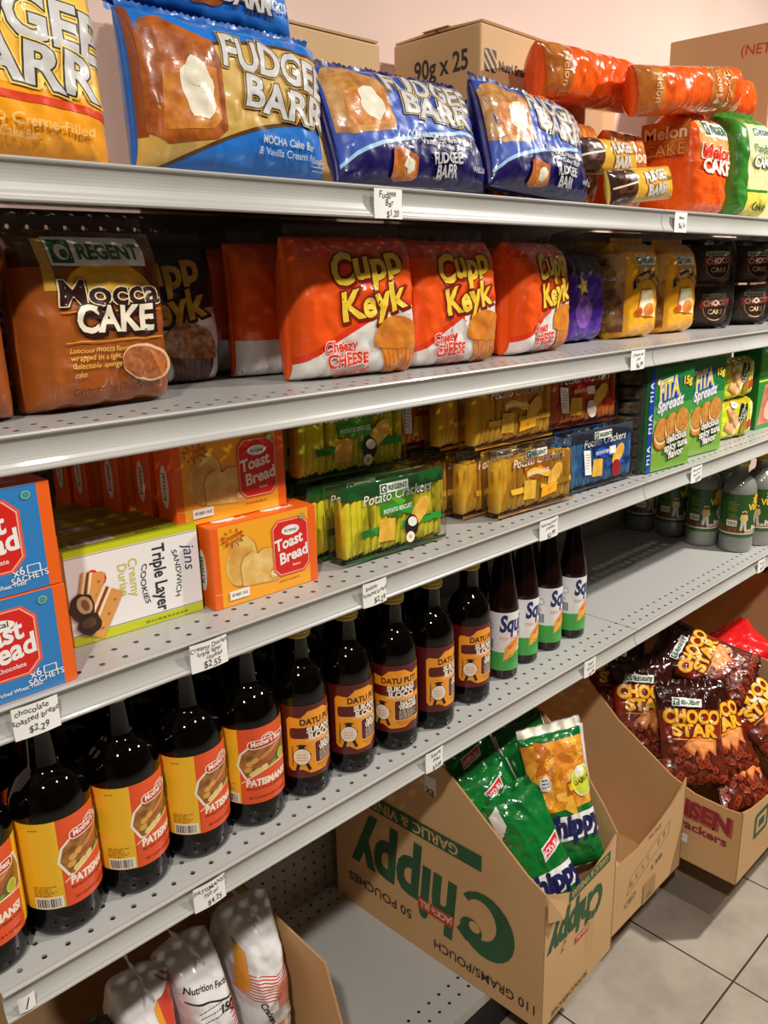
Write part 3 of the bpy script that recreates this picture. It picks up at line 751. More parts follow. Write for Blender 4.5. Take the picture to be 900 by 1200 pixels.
def choc_pack():
    t = thing('chocolate_cake_pack', 'clear pack of two stacked chocolate cakes beside the yellow packs', 'cake pack', (1.745, .17, D2), (0, 0, -36), 'clear chocolate cake packs on the second shelf')
    W, H = .125, .20
    ch = mat('#2a120a', .5, .2, bump=('noise', 120, .5, .003), vary=('#3b1b0f', 60, .3, .7))
    for k in range(2):
        mb = MB(); r = .054; z0 = .008 + k*.092
        mb.lathe([(.0, z0), (r*.8, z0), (r, z0+.012), (r*1.02, z0+.045), (r, z0+.074), (r*.8, z0+.086), (0, z0+.087)], ch, 28)
        mb.build('cake', t)
        a = Art(); c = (0, 0); tan = film('#c8b08a'); red = film('#b8301c')
        a.ell(0, -.004, .029, .029, tan); a.ell(0, -.004, .0265, .0265, film('#3a170c'))
        a.poly([(-.036, -.004), (.036, 0), (.040, .016), (-.032, .014)], red)
        a.text('CHOCO', 0, .001, .017, film('#f3e8d2'), .03, ((.04, film('#5a1a0c')),), fit=.056, rot=3); a.text('CAKE', .0, -.018, .015, film('#e8cf9a'), .02, ((.04, film('#3a170c')),), fit=.036)
        a.rect(-.03, .017, .024, .027, film('#8f9a7c')); a.text('REGENT', -.003, .0185, .0085, film('#1d2a1c'), .03, fit=.046)
        mb = MB(); a.onto(mb, cyl_S(.0605, z0+.044), .006); mb.build('label', t)
    S = pillow(W, H, W*.99, 4, 4, 8, seed=35.2, wr=.004, pin=.02)
    pack_mesh(S, W, H, clear_film(alpha=.985, sc=34, strength=.8, tint='#e8dcd2'), None, 34, 34, name='film_wrap', parent=t)
    seal('top_seal', W*.7, H*.985, .016, clear_film(alpha=.8), t, 4, .004)
    return t
c = choc_pack()
for i, (x, y, l) in enumerate(((1.925, .155, 'clear pack of two stacked chocolate cakes, second from the yellow packs'), (2.105, .150, 'clear pack of two stacked chocolate cakes at the right edge of the second shelf'), (1.70, .30, 'clear pack of two stacked chocolate cakes behind the first of its row'))):
    dup(c, l, (x, y, D2), (0, 0, -34-4*i))

# ------------------------------------------------------------------ shelf three: toast boxes, cookies, crackers
def box_thing(name, label, cat, W, D, H, loc, yaw, faces, base, arts, group=None, bevel=.0012):
    """folding carton: faces = colours of the left/right/top faces as plain panels inside its own print"""
    t = thing(name, label, cat, loc, (0, 0, yaw), group)
    mb = MB(); mb.box(-W/2, W/2, -D/2, D/2, 0, H, base, bevel)
    for kind, a in arts: print_on(mb, a, flat_S(kind, W, D, H))
    mb.build('printed_box', t, False)
    mb = MB(); mb.box(W/2+.0002, W/2+.0008, -D/2+.001, D/2-.001, .004, H*.45, faces, .0002); mb.build('end_flap', t, False)
    return t
ORC = card('#ef6416'); ORC2 = card('#f7a823'); REDC = card('#d8231d'); BLC = card('#2f7fc1'); WHC = card('#f3f0ea'); GRC = card('#3d8a3a')
BREAD = food('#e9c06a', '#d79a3e', 60); BREAD2 = food('#efcf86', '#e0ad55', 60)
def toast_panel(a, x, y, w, h, sub):
    a.rr(x-w/2, y-h/2, x+w/2, y+h/2, w*.16, card('#e8583a'), True); a.rr(x-w*.47, y-h*.475, x+w*.47, y+h*.475, w*.15, card('#f6b7a0'), True); a.rr(x-w*.455, y-h*.46, x+w*.455, y+h*.46, w*.145, REDC, True)
    a.ell(x, y+h*.29, w*.24, h*.085, WHC); a.text('Kristal', x, y+h*.265, w*.105, card('#4a4a48'), .02, fit=w*.34)
    a.text('Toast', x-w*.06, y+h*.0, w*.36, WHC, .03, fit=w*.76, rot=9, shear=.12)
    a.text('Bread', x+w*.06, y-h*.24, w*.36, WHC, .03, fit=w*.80, rot=9, shear=.12)
    a.text(sub, x+w*.12, y-h*.36, w*.085, WHC, .01, rot=2)
def toast_front(W, H, choc):
    a = Art(); X, Y = W/2, H/2
    a.rect(-X*.995, -Y*.99, X*.995, Y*.99, ORC); a.rect(-X*.86 if not choc else -X*.95, -Y*.985, X*.84, Y*.985, BLC if choc else ORC2)
    if not choc:
        a.line([(-X*.98, -Y*.62), (X*.84, -Y*.86)], .0006, card('#f9c766'))
        a.ell(-X*.46, Y*.02, .0225, .032, card('#b87428'), -12); a.ell(-X*.48, Y*.05, .022, .031, BREAD, -12); a.ell(-X*.52, Y*.02, .014, .022, food('#dfb057', '#cf9038', 60), -12)
        hp = lambda dx, dy: [(X*(p[0]-.06)+dx, Y*(p[1]-.06)+dy) for p in ((-.42, -.52), (.16, -.60), (.24, .02), (.14, .26), (-.02, .28), (-.10, .18), (-.22, .28), (-.38, .18), (-.44, -.02))]
        a.poly(hp(-.0012, .001), card('#b87428')); a.poly(hp(.001, -.0015), card('#c98a35')); a.poly(hp(0, 0), BREAD2)
        a.ell(X*.14, -Y*.5, .009, .010, card('#d9a24c')); a.ell(X*.14, -Y*.47, .007, .004, card('#f4dfb0')); a.line([(X*.06, -Y*.5), (X*.22, -Y*.46)], .0012, card('#f4e0b0')); a.line([(X*.07, -Y*.56), (X*.21, -Y*.53)], .0012, card('#f4e0b0'))
        a.ell(X*.25, -Y*.30, .005, .007, GRC, -20); a.ell(X*.17, -Y*.28, .004, .006, GRC, 20)
        toast_panel(a, X*.47, Y*.10, .056, .074, 'Butter')
        a.rect(-X*.74, -Y*.84, -X*.38, -Y*.62, WHC); a.text('NET WEIGHT : 1.96 OZ', -X*.56, -Y*.76, .0048, INK, .03, fit=.022)
        for i in range(11): b = rad(i*33); a.line([(-X*.62+.012*math.cos(b), Y*.68+.008*math.sin(b)), (-X*.62+.016*math.cos(b), Y*.68+.0115*math.sin(b))], .0014, card('#8a3a12'), same=i > 0)
        a.text('Crunchy', -X*.62, Y*.68, .0085, card('#b5430f'), .02, rot=12); a.text('Yummy', -X*.60, Y*.56, .0075, card('#b5430f'), .02, rot=12)
        a.fine(X*.2, -Y*.74, X*.5, 1, card('#a8521a'))
    else:
        toast_panel(a, X*.10, Y*.10, .078, .070, 'Chocolate')
        a.ell(-X*.66, -Y*.2, .016, .022, BREAD, 10); a.ell(-X*.52, -Y*.35, .016, .02, food('#8a4f22', '#6a3614'), -10)
        a.text('x6', X*.50, -Y*.66, .011, WHC, .01, rot=6); a.rr(X*.59, -Y*.66, X*.76, -Y*.5, .001, WHC); a.rr(X*.605, -Y*.645, X*.745, -Y*.515, .001, BLC); a.text('SACHETS', X*.62, -Y*.78, .0085, WHC, .01, rot=5)
        a.text('Milk Magnesia Enriched Wheat Toast', X*.06, -Y*.86, .0058, WHC, .01, fit=W*.5, rot=1)
    a.ell(X*.70, Y*.80, .0045, .0042, card('#7db98a') if choc else card('#4f9a6a')); a.ell(X*.70, Y*.80, .003, .0028, BLC if choc else ORC2); a.ell(X*.70, Y*.80, .0018, .0017, card('#4f9a6a'))
    return a
def toast_box(name_label, loc, yaw, choc, group, D=.046):
    W, H = .154, .102
    left = Art(); left.ell(0, -.004, .0095, .026, WHC); left.text('Kristal', .003, -.004, .011, card('#4a4a48'), .02, rot=90, fit=.034)
    top = Art()
    for k in (-1, 1):
        top.ell(-.035*k-.01, 0, .016, .008, WHC); top.text('Toast', .035*k-.002, .002, .012, WHC, .02, rot=4); top.text('Bread', .035*k+.004, -.010, .012, WHC, .02, rot=4)
    top.line([(-.074, -.018), (.074, -.016)], .0012, card('#f9a24c'))
    return box_thing('toast_box', name_label, 'toast box', W, D, H, loc, yaw, ORC, ORC, (('front', toast_front(W, H, choc)), ('left', left), ('top', top)), group)
g1, g2 = 'blue chocolate toast boxes', 'orange butter toast boxes'
b = toast_box('blue and orange chocolate toast box, lower of the two at the left edge', (.044, .031, D3), 0, True, g1)
dup(b, 'blue and orange chocolate toast box, upper of the two at the left edge', (.043, .032, D3+.1026), (0, 0, .4))
dup(b, 'blue chocolate toast box standing behind the lower front one', (.046, .082, D3), (0, 0, 0))
dup(b, 'blue chocolate toast box standing behind the upper front one', (.041, .083, D3+.1026), (0, 0, -.5))
h = toast_box('orange butter toast box at the front of the lower row, beside the cookies', (.389, .076, D3), -1.5, False, g2)
dup(h, 'orange butter toast box standing behind the lower front one', (.387, .126, D3), (0, 0, -1), g2)
dup(h, 'orange butter toast box third from the front in the lower row', (.389, .176, D3), (0, 0, 0), g2)
dup(h, 'orange butter toast box stacked on the lower row, half in shade', (.364, .102, D3+.1026), (0, 0, -1.8), g2)
for i, (x, y, r, l) in enumerate(((.360, .152, -2, 'orange butter toast box just behind the upper front one, oval mark showing'), (.342, .203, 1, 'orange butter toast box third in the upper row, jutting out to the left'), (.326, .254, -1, 'orange butter toast box fourth in the upper row, deep in shade'), (.322, .305, 0, 'orange butter toast box deepest in the upper row, hardly visible'))):
    dup(h, l, (x, y, D3+.1026 if i < 1 else D3+.1026), (0, 0, r), g2)
for i, (x, y) in enumerate(((.372, .228), (.352, .280), (.33, .332))):
    dup(h, ('orange butter toast box fourth from the front in the lower row', 'orange butter toast box fifth from the front in the lower row', 'orange butter toast box deepest in the lower row')[i], (x, y, D3), (0, 0, 0), g2)

LIM = card('#c6cc1e'); OLV = card('#8f8f16'); NAV = card('#2a2b33')
def triple_front(W, H):
    a = Art(); X, Y = W/2, H/2
    a.rect(-X, -Y, X, Y, LIM); a.rect(-X, -Y*.80, X, Y*.86, card('#efece9'))
    a.rect(-X, -Y*.79, X, -Y*.775, NAV); a.rect(-X, Y*.835, X, Y*.845, NAV)
    a.text('jans', X*.76, Y*.30, .020, card('#1d2f6a'), .0, rot=-90, shear=.2)
    a.text('SANDWICH', X*.56, 0, .009, NAV, .01, rot=-90, fit=.058, arc=.004); a.text('Triple Layer', X*.27, Y*.0, .021, NAV, .022, rot=-90, fit=.080); a.text('COOKIES', X*.10, -.003, .009, NAV, .01, rot=-90, fit=.048, arc=-.004)
    a.text('Creamy', -X*.11, Y*.16, .015, card('#c9c23c'), .0, rot=-90, fit=.045); a.text('Durian', -X*.27, Y*.16, .015, card('#c9c23c'), .0, rot=-90, fit=.038)
    for k in (0, 1):
        a.ell(-X*.64+.008*k, Y*.38-.004*k, .007, .008, card('#e6232c')); 
    a.poly([(-X*.72, Y*.40), (-X*.45, Y*.40), (-X*.58, Y*.08)], card('#e6232c')); a.text('Best', -X*.585, Y*.32, .008, WHC, .01, rot=8); a.text('Choice', -X*.585, Y*.22, .006, WHC, .01, rot=8)
    bis = card('#d99a4e'); wh = card('#f4e6c8'); dk = card('#6b3a1e')
    def stack(cx, cy, rot, w, h):
        ca, sa = math.cos(rad(rot)), math.sin(rad(rot)); q = lambda u, v: (cx+u*ca-v*sa, cy+u*sa+v*ca)
        a.poly([q(-w/2, -h/2), q(w/2, -h/2), q(w/2, h/2), q(-w/2, h/2)], bis)
        for k, c in enumerate((wh, dk, wh)): a.poly([q(-w/2+w*(.10+.13*k), -h/2), q(-w/2+w*(.19+.13*k), -h/2), q(-w/2+w*(.19+.13*k), h/2), q(-w/2+w*(.10+.13*k), h/2)], c)
        for k in range(3): a.ell(*q(w*.28, h*(-.3+.3*k)), .0016, .0016, card('#a8682c'), n=8, same=k > 0)
    stack(-X*.70, Y*.02, -14, .026, .050); stack(-X*.56, -Y*.40, -30, .028, .056)
    a.ell(-X*.84, -Y*.20, .014, .016, card('#3a2417'), wob=.05); a.ell(-X*.80, -Y*.16, .008, .011, card('#c9a878'), 20); a.ell(-X*.79, -Y*.16, .004, .007, card('#8a5a34'), 20); a.ell(-X*.76, -Y*.58, .013, .013, card('#2c1a10'), wob=.05); a.ell(-X*.77, -Y*.55, .008, .006, card('#5a3a24'))
    a.fine(X*.05, -Y*.90, X*.7, 1, NAV)
    return a
top = Art(); X = .0775
top.rect(-X, -.0225, X, .0225, OLV); top.rect(-X, -.0225, X, -.0195, LIM); top.rect(-X, .019, X, .0225, LIM)
top.rect(-X*.85, -.012, -X*.20, .012, card('#c9c6b8')); top.bars(-X*.82, -.010, -X*.62, .010, NAV, 3); top.fine(-X*.55, .008, .026, 5, NAV, .0042); top.text('jans', X*.30, -.004, .016, card('#7d8a1c'), .0); top.fine(X*.1, -.010, .035, 2, NAV); top.ell(X*.75, 0, .009, .009, card('#8d931a'))
g = 'lime and white cookie boxes lying on their sides'
tb = box_thing('cookie_box', 'white and lime triple layer cookie box at the front, lying on its side', 'cookie box', .155, .045, .108, (.228, .098, D3+.0006), -3, LIM, LIM, (('front', triple_front(.155, .108)), ('top', top)), g)
dup(tb, 'lime cookie box second from the front, only its olive top showing', (.225, .147, D3+.0006), (0, 0, -3))
dup(tb, 'lime cookie box third from the front, only its olive top showing', (.216, .197, D3+.0006), (0, 0, -2))
dup(tb, 'lime cookie box deepest in its row under the shade', (.206, .249, D3+.0006), (0, 0, 0))

# crackers: a clear pack holding a row of small sachets
CLEARP = clear_film('clear_pack', .99, '#ffffff', 30, .5)
def cracker_pack(label, loc, yaw, tilt, tone, group, seed):
    W, D, H = .196, .030, .108
    sach, sach2, bg, band, burst = {'green': ('#faf03c', '#efe21c', '#1d5a24', '#2f9a36', '#63ad28'), 'yellow': ('#ffcb38', '#ffba28', '#c9831a', '#f7c23a', '#f0951c'),
                                    'blue': ('#5fa8e4', '#3f86cc', '#3c4654', '#2a57b8', '#2149b4'), 'red': ('#f58a2c', '#e2641c', '#7a2415', '#e2461c', '#d8331c')}[tone]
    t = thing('cracker_pack', label, 'cracker pack', loc, (tilt, 0, yaw), group)
    sm = film(sach, .3, .5, vary=(sach2, 60, .4, .6)); n = 16
    mb = MB(); zs = [.006, .0105, .03, .060, .082, .087]; vs = []; fs = []; m_ = 7
    for j, z in enumerate(zs):
        for i in range(m_):
            k = i/(m_-1)*2-1; th = (1-k*k)**.5*.0046 if 0 < j < 5 else 0
            vs.append((k*.0046, -D*.40 - th, z + (.0035*(1-abs(k)) if j in (0, 5) else 0)))
    for j in range(len(zs)-1):
        for i in range(m_-1): a0 = j*m_+i; fs.append([a0, a0+1, a0+m_+1, a0+m_])
    k = len(vs); vs += [(-.005, D*.36, .006), (.005, D*.36, .006), (.005, D*.36, .087), (-.005, D*.36, .087)]
    fs += [[k, k+3, k+2, k+1], [0, (len(zs)-1)*m_, k+3, k], [m_-1, k+1, k+2, len(zs)*m_-1], [0, k, k+1, m_-1], [(len(zs)-1)*m_, len(zs)*m_-1, k+2, k+3]]
    mb.add(vs, fs, sm); s0 = mb.build('sachet', t); s0.location = (-W/2+.014, 0, 0); s0.rotation_euler = (0, rad(2), 0)
    for i in range(1, n):
        c = s0.copy(); COL.objects.link(c); c.parent = t; c.location = (-W/2+.014+i*(W-.028)/(n-1), .0006*(i % 3), .0012*((i*7) % 3)); c.rotation_euler = (0, rad((i*5) % 7-2), 0)
    # printed film: banner, burst and pictures in front of the sachets
    a = Art(); X, Y = W/2, H/2; lf = film('#f4f1e6')
    (a.rect(-X*.97, Y*.62, X*.97, Y*.98, film(bg, .25, .6)) if tone != 'yellow' else None); a.rect(-X*.97, -Y*.98, X*.97, -Y*.90, film(bg, .25, .6))
    a.poly([(-X*.28, Y*.10), (-X*.32, Y*.55), (-X*.12, Y*.80), (X*.22, Y*.80), (X*.36, Y*.50), (X*.30, Y*.05), (X*.05, -Y*.12)], film(burst))
    a.rect(-X*.65, -Y*.40, -X*.1, -Y*.22, film(band)); a.rect(X*.1, -Y*.40, X*.9, -Y*.22, film(band))
    a.text('Potato Crackers', X*.06, Y*.42, .020, lf, .0, ((.035, film(bg)),), fit=W*.66, shear=.25, rot=1)
    regent(a, X*.0, Y*.74, W*.27)
    arcband(a, -X*.26, X*.34, lambda t: Y*(.02+.09*math.sin(t*PI*1.6)), lambda t: Y*(.22+.09*math.sin(t*PI*1.6)), film(band))
    a.text('POTATO BISCUIT', X*.04, Y*.09, .0085, lf, .02, fit=W*.27, rot=2)
    bis = food('#eec04a', '#dba030', 80)
    a.poly([(-X*.36, -Y*.62), (-X*.06, -Y*.66), (-X*.02, -Y*.08), (-X*.32, -Y*.04)], bis)
    a.ell(X*.42, -Y*.12, .012, .019, food('#f0b848', '#e09a2c'), -35); a.ell(X*.50, Y*.0, .012, .019, food('#f3c55a', '#e2a53c'), -40)
    if tone == 'green': a.ell(X*.28, -Y*.40, .013, .016, film('#211d1c')); a.ell(X*.30, -Y*.30, .009, .007, lf, -20); a.ell(X*.24, -Y*.70, .008, .008, lf); a.ell(X*.24, -Y*.70, .003, .003, film('#e0b040'))
    elif tone == 'yellow': a.poly([(X*.08, -Y*.68), (X*.5, -Y*.60), (X*.52, -Y*.28), (X*.12, -Y*.36)], food('#f6b52a', '#f0a41c')); a.ell(X*.3, -Y*.5, .003, .003, film('#e08f14'))
    elif tone == 'blue': a.ell(X*.40, -Y*.52, .014, .016, film('#9c1f2a')); a.rect(X*.18, Y*.02, X*.38, Y*.28, lf)
    else: a.ell(X*.22, -Y*.5, .012, .016, film('#e8dcd0'), 15); a.rect(X*.10, Y*.0, X*.30, Y*.26, lf)
    if tone in ('blue', 'red'): a.poly([(-X*.58, -Y*.5), (-X*.38, -Y*.54), (-X*.42, Y*.3), (-X*.62, Y*.34)], NOTE); a.fine(-X*.56, Y*.16, .014, 6, INK, .005)
    def Sf(x, y):
        v = .0012*noise.noise((x*40+seed, y*40, 0)); return Vector((x, -D/2-.0022+v*.4, y+H/2)), Vector((0, -1, 0))
    mb = MB(); a.onto(mb, Sf, .012, None, .0003, .0001, False); mb.build('printed_panel', t, False)
    bm = bmesh.new(); bmesh.ops.create_cube(bm, size=1)
    for v in bm.verts: v.co = Vector((v.co.x*W, v.co.y*(D+.006), v.co.z*H+H/2))
    bmesh.ops.bevel(bm, geom=bm.edges[:], offset=.004, segments=3, affect='EDGES', profile=.5)
    bmesh.ops.subdivide_edges(bm, edges=[e for e in bm.edges if e.calc_length() > .02], cuts=8, use_grid_fill=True)
    for v in bm.verts: v.co += v.normal * .0013*noise.noise((v.co.x*45+seed, v.co.y*45, v.co.z*45))
    mb = MB(); mb.bm(bm, CLEARP); mb.build('clear_wrap', t)
    return t
g = 'potato cracker packs on the third shelf'
p = cracker_pack('green and yellow cracker pack at the front of the lower row beside the toast box', (.610, .064, D3+.003), -3, -4, 'green', g, 41.1)
for l, x, y, z, r in (('green and yellow cracker pack second in the lower row', .585, .110, 0, -2), ('green and yellow cracker pack third in the lower row', .575, .151, 0, 0), ('green and yellow cracker pack upper front one, its top in shade', .575, .112, .1135, -4),
                   ('green and yellow cracker pack behind the upper front one', .555, .153, .1135, -2), ('green and yellow cracker pack deepest of the upper row in the dark', .548, .194, .1135, -2), ('green and yellow cracker pack deepest of the lower row in the dark', .57, .191, 0, 1)):
    dup(p, l, (x, y, D3+z+.003), (-4 if y < .09 else -1, 0, r))
p = cracker_pack('yellow cheese cracker pack at the front of the lower row', (.925, .052, D3+.003), -4, -3, 'yellow', g, 42.7)
for l, x, y, z, r in (('yellow cheese cracker pack second in the lower row, jutting out to the left', .885, .094, 0, -3), ('yellow cheese cracker pack third in the lower row', .845, .135, 0, -1), ('yellow cheese cracker pack fourth in the lower row', .815, .180, 0, 0), ('yellow cheese cracker pack at the front of the upper row', .893, .076, .113, -3), ('yellow cheese cracker pack second in the upper row', .855, .120, .113, 0)):
    dup(p, l, (x, y, D3+z+.003), (-2, 0, r))
p = cracker_pack('red barbecue cracker pack with a white sticker on top of the blue packs', (1.100, .082, D3+.117), -8, -3, 'red', g, 43.9)
dup(p, 'red cracker pack in the dark behind the yellow upper row', (.79, .175, D3+.116), (0, 0, 0))
dup(p, 'red cracker pack deepest in the dark behind the yellow upper row', (.775, .215, D3+.116), (0, 0, 0))
p = cracker_pack('blue cracker pack with a white sticker at the front beside the yellow ones', (1.136, .058, D3+.003), -3, -3, 'blue', g, 44.4)
dup(p, 'blue cracker pack standing right behind the front blue one', (1.128, .100, D3+.003), (-1, 0, -3))

# sandwich biscuits in the tall green and blue packs
def fita_pack():
    t = thing('biscuit_pack', 'tall green biscuit pack with blue side strip, beside the blue cracker pack', 'biscuit pack', (1.345, .066, D3+.0005), (0, 0, -5), 'tall green biscuit packs')
    W, D, H = .150, .085, .205; X, Y = W/2, H/2; gr = film('#1d7a3a'); lg = film('#9cc04e'); bl = film('#1f3fa8'); yl = film('#f3e04a'); ow = film('#f2f0ea')
    a = Art(); a.rect(-X, -Y, X, Y, film('#8fb84c')); a.rect(-X, Y*.28, X, Y, gr); a.poly([(-X, Y*.28), (X, Y*.28), (X, Y*.02), (-X*.2, -Y*.12), (-X, Y*.10)], film('#4c9a45')); a.rect(-X, -Y, X, -Y*.62, film('#7aa63e')); a.rect(-X, -Y, -X*.78, Y, bl)
    for k in range(3): a.text('FITA', -X*.845, Y*(.55-.6*k), .019, ow, .012, rot=90)
    a.ell(-X*.62, Y*.72, .008, .008, film('#c9402c')); a.ell(-X*.62, Y*.72, .005, .005, ow)
    a.poly([(-X*.62, Y*.34), (X*.3, Y*.40), (X*.34, Y*.72), (X*.1, Y*.82), (-X*.5, Y*.66)], bl)
    a.text('FITA', -X*.14, Y*.42, .050, yl, .02, ((.025, bl), (.05, ow)), fit=W*.44, rot=8, shear=.08)
    a.text('Spreadz', -X*.06, Y*.20, .030, ow, .02, ((.03, film('#27409c')), (.05, ow)), fit=W*.58, rot=8, shear=.2)
    a.text('15g', X*.66, Y*.62, .022, yl, .03, ((.05, film('#a33a1c')),))
    cr, mid, ed = food('#d99a4a', '#c47f34', 120), film('#f4cda0'), film('#8a4f1e')
    for k, (cx, cy) in enumerate(((-X*.40, -Y*.20), (X*.06, -Y*.12), (X*.50, -Y*.06))):
        a.ell(cx-.003, cy-.014, .024, .026, ed, 15); a.ell(cx-.002, cy-.012, .023, .025, cr, 15); a.ell(cx-.001, cy-.005, .024, .024, mid, 15); a.ell(cx, cy, .0235, .024, ed, 15); a.ell(cx, cy+.001, .0225, .023, cr, 15)
        for q in range(5): a.ell(cx+.012*math.cos(q*1.26), cy+.012*math.sin(q*1.26), .0012, .0012, ed, n=8, same=q > 0)
    for i, l in enumerate(('delicious', 'spicy tuna', 'flavor')): a.text(l, X*.28, -Y*(.44+.16*i), .022, ow, .03, ((.06, film('#20281c')),), fit=W*(.46, .54, .34)[i], rot=6)
    mb = MB(); mb.box(-X, X, -D/2, D/2, 0, H, film('#1d7a3a', .3), .006)
    def Sf(x, y): return Vector((x, -D/2-.0002, y+Y)), Vector((0, -1, 0))
    a.onto(mb, Sf, None, (-X*.98, -Y*.98, X*.98, Y*.98), .0004, .0001, False); mb.build('printed_wrap', t, False)
    # biscuits stacked behind the clear left end
    for k in range(7):
        mb = MB(); mb.lathe([(.0, -.011), (.026, -.011), (.028, -.008), (.025, -.002), (.025, .002), (.028, .008), (.026, .011), (0, .011)], mat('#4a3a24', .5, vary=('#6b5230', 80, .4, .6)), 22)
        o = mb.build('biscuit', t); o.location = (-X-.002, 0, .018+k*.028)
    mb = MB(); mb.box(-X-.022, -X-.0005, -D/2+.002, D/2-.002, .001, H-.001, clear_film('clear_end', .975, '#e6eae6', 22, .8), .008); mb.build('clear_end', t)
    return t
ft = fita_pack()
dup(ft, 'tall green biscuit pack partly hidden by the front one, beside the yellow wafers', (1.521, .080, D3+.0005), (0, 0, -5))
dup(ft, 'tall green biscuit pack in the dark behind the blue cracker pack', (1.40, .21, D3+.0005), (0, 0, -4))
# a plain clear bag of brown cakes in the dark left of the biscuits
bmat = mat('#7a4a1e', .5, .3, vary=('#4a2812', 40, .4, .6))
t = thing('cake_bag', 'clear bag with a brown filling in the dark beside the green biscuits', 'cake bag', (1.195, .205, D3))
pack_mesh(pillow(.07, .16, .06, 3, 2.6, 4, seed=46.4), .07, .16, bmat, None, 26, 26, name='filling', parent=t)
pack_mesh(pillow(.085, .178, .075, 3, 2.6, 4, seed=47.4, wr=.004), .085, .178, clear_film(alpha=.95, sc=34, strength=.8), None, 30, 30, name='film_wrap', parent=t)

def wafer_pack(label, loc, yaw, seed, group):
    t = thing('wafer_pack', label, 'wafer pack', loc, (0, 0, yaw), group)
    W, D, H = .165, .062, .090; X, Y = W/2, H/2; ye = film('#dbe02a', .28, .6, vary=('#cfd61c', 12, .3, .7)); bk = film('#171513')
    a = Art(); a.rect(-X, -Y, X, Y, ye); a.rect(-X, Y*.78, X, Y, film('#b8a01c')); a.rect(X*.68, -Y*.7, X*.82, Y*.8, film('#eef0a0'))
    a.poly([(X*.10, -Y*.22), (X*.50, -Y*.18), (X*.54, Y*.78), (X*.40, Y*.70), (X*.30, Y*.80), (X*.16, Y*.72)], bk)
    a.text('Durian', X*.32, Y*.18, .017, REGW, .0, rot=58, shear=.2); a.text('Wafer', X*.40, -.002, .015, REGW, .0, rot=58, shear=.2)
    wf, we = food('#efc28a', '#dca766', 60), film('#c08a50')
    for cx, cy, r in ((-X*.30, Y*.28, -62), (-X*.34, -Y*.38, -28), (-X*.12, Y*.02, -50)):
        ca, sa = math.cos(rad(r)), math.sin(rad(r)); q = lambda u, v: (cx+u*ca-v*sa, cy+u*sa+v*ca)
        a.poly([q(-.022, -.010), q(.022, -.010), q(.022, .010), q(-.022, .010)], we); a.poly([q(-.022, -.006), q(.022, -.006), q(.022, .010), q(-.022, .010)], wf); a.ell(*q(.022, .001), .004, .010, film('#f6e2c2'), r)
    a.ell(X*.36, -Y*.46, .012, .019, food('#b88a2c', '#8f6a1c'), -15); a.ell(X*.62, -Y*.30, .009, .010, film('#cf3a2c')); a.ell(-X*.2, Y*.76, .013, .006, REGW); a.text('best', -X*.2, Y*.73, .007, film('#8a2a2a'), .0)
    a.fine(-X*.84, Y*.1, .012, 8, film('#4a4a1c'), .006); a.fine(-X*.55, -Y*.80, .035, 2, film('#8a8a1c'))
    S = pillow(W, H, D, 9, 8, 8, seed=seed, wr=.0025, pin=.01); pack_mesh(S, W, H, ye, a, 36, 30, .006, parent=t)
    for s in (-1, 1): o = seal('end_seal', H*.8, 0, .008, ye, t, seed+s); o.rotation_euler = (0, rad(90*s), 0); o.location = (s*X, 0, Y)
    return t
g = 'yellow wafer packs stacked two high'
wp = wafer_pack('bright yellow wafer pack, lower of the stacked two on the third shelf', (1.730, .088, D3+.001), -7, 48.2, g)
dup(wp, 'bright yellow wafer pack, upper of the stacked two on the third shelf', (1.735, .092, D3+.0935), (0, -1.5, -4))
ft2 = Art(); X, Y = .09, .115
ft2.rect(-X*.99, -Y*.99, X*.99, Y*.99, card('#2f8a34')); ft2.rect(-X*.99, Y*.02, X*.99, Y*.06, card('#d8d044')); ft2.rect(-X*.92, Y*.15, X*.99, Y*.9, card('#55a83c')); ft2.poly([(-X*.9, -Y*.9), (X*.9, -Y*.9), (X*.9, -Y*.1), (-X*.6, -Y*.05)], food('#d98a72', '#b8604a', 40)); ft2.ell(0, -Y*.55, .05, .03, card('#f0b8a2'), 20)
box_thing('biscuit_box', 'tall green box with a pink picture at the right edge of the third shelf', 'biscuit box', .18, .07, .23, (1.955, .10, D3), -2, GRC, card('#246d2c'), (('front', ft2),))

# ------------------------------------------------------------------ shelf four: bottles
DARKG = mat('#050302', .035, 0, spec=.42); BROWNG = mat('#1a0904', .04, 0, spec=.45)
LIQ = mat('#7c7f78', .10, .5, vary=('#8a8c84', 8, .3, .7), coat_rough=.03)
def label_part(t, name, r, zc, w, h, base, a, cell=.0032):
    b = Art(); b.rr(-w/2, -h/2, w/2, h/2, .002, base); b.L = 0
    b.items += [(L+1, m, tr) for L, m, tr in a.items]
    mb = MB(); b.onto(mb, cyl_S(r, zc), cell, (-w/2, -h/2, w/2, h/2), .0003, .00004); return mb.build(name, t)
def bottle(name, label, prof, glass, cap_m, cap_r, cap_z, cap_h, group, loc, yaw):
    t = thing(name, label, 'bottle', loc, (0, 0, yaw), group)
    mb = MB(); mb.lathe(prof, glass, 48); mb.build('glass_body', t)
    mb = MB(); mb.lathe([(0, cap_z+cap_h), (cap_r*.9, cap_z+cap_h), (cap_r, cap_z+cap_h-.0015), (cap_r, cap_z+.002), (cap_r*1.04, cap_z), (cap_r*.9, cap_z)], cap_m, 48, .035); mb.build('cap', t)
    mb = MB(); mb.lathe([(cap_r*.98, cap_z-.006), (cap_r*1.02, cap_z-.005), (cap_r*1.02, cap_z-.0015), (cap_r*.98, cap_z-.0008)], cap_m, 40); mb.build('cap_ring', t)
    return t
R1 = .0422
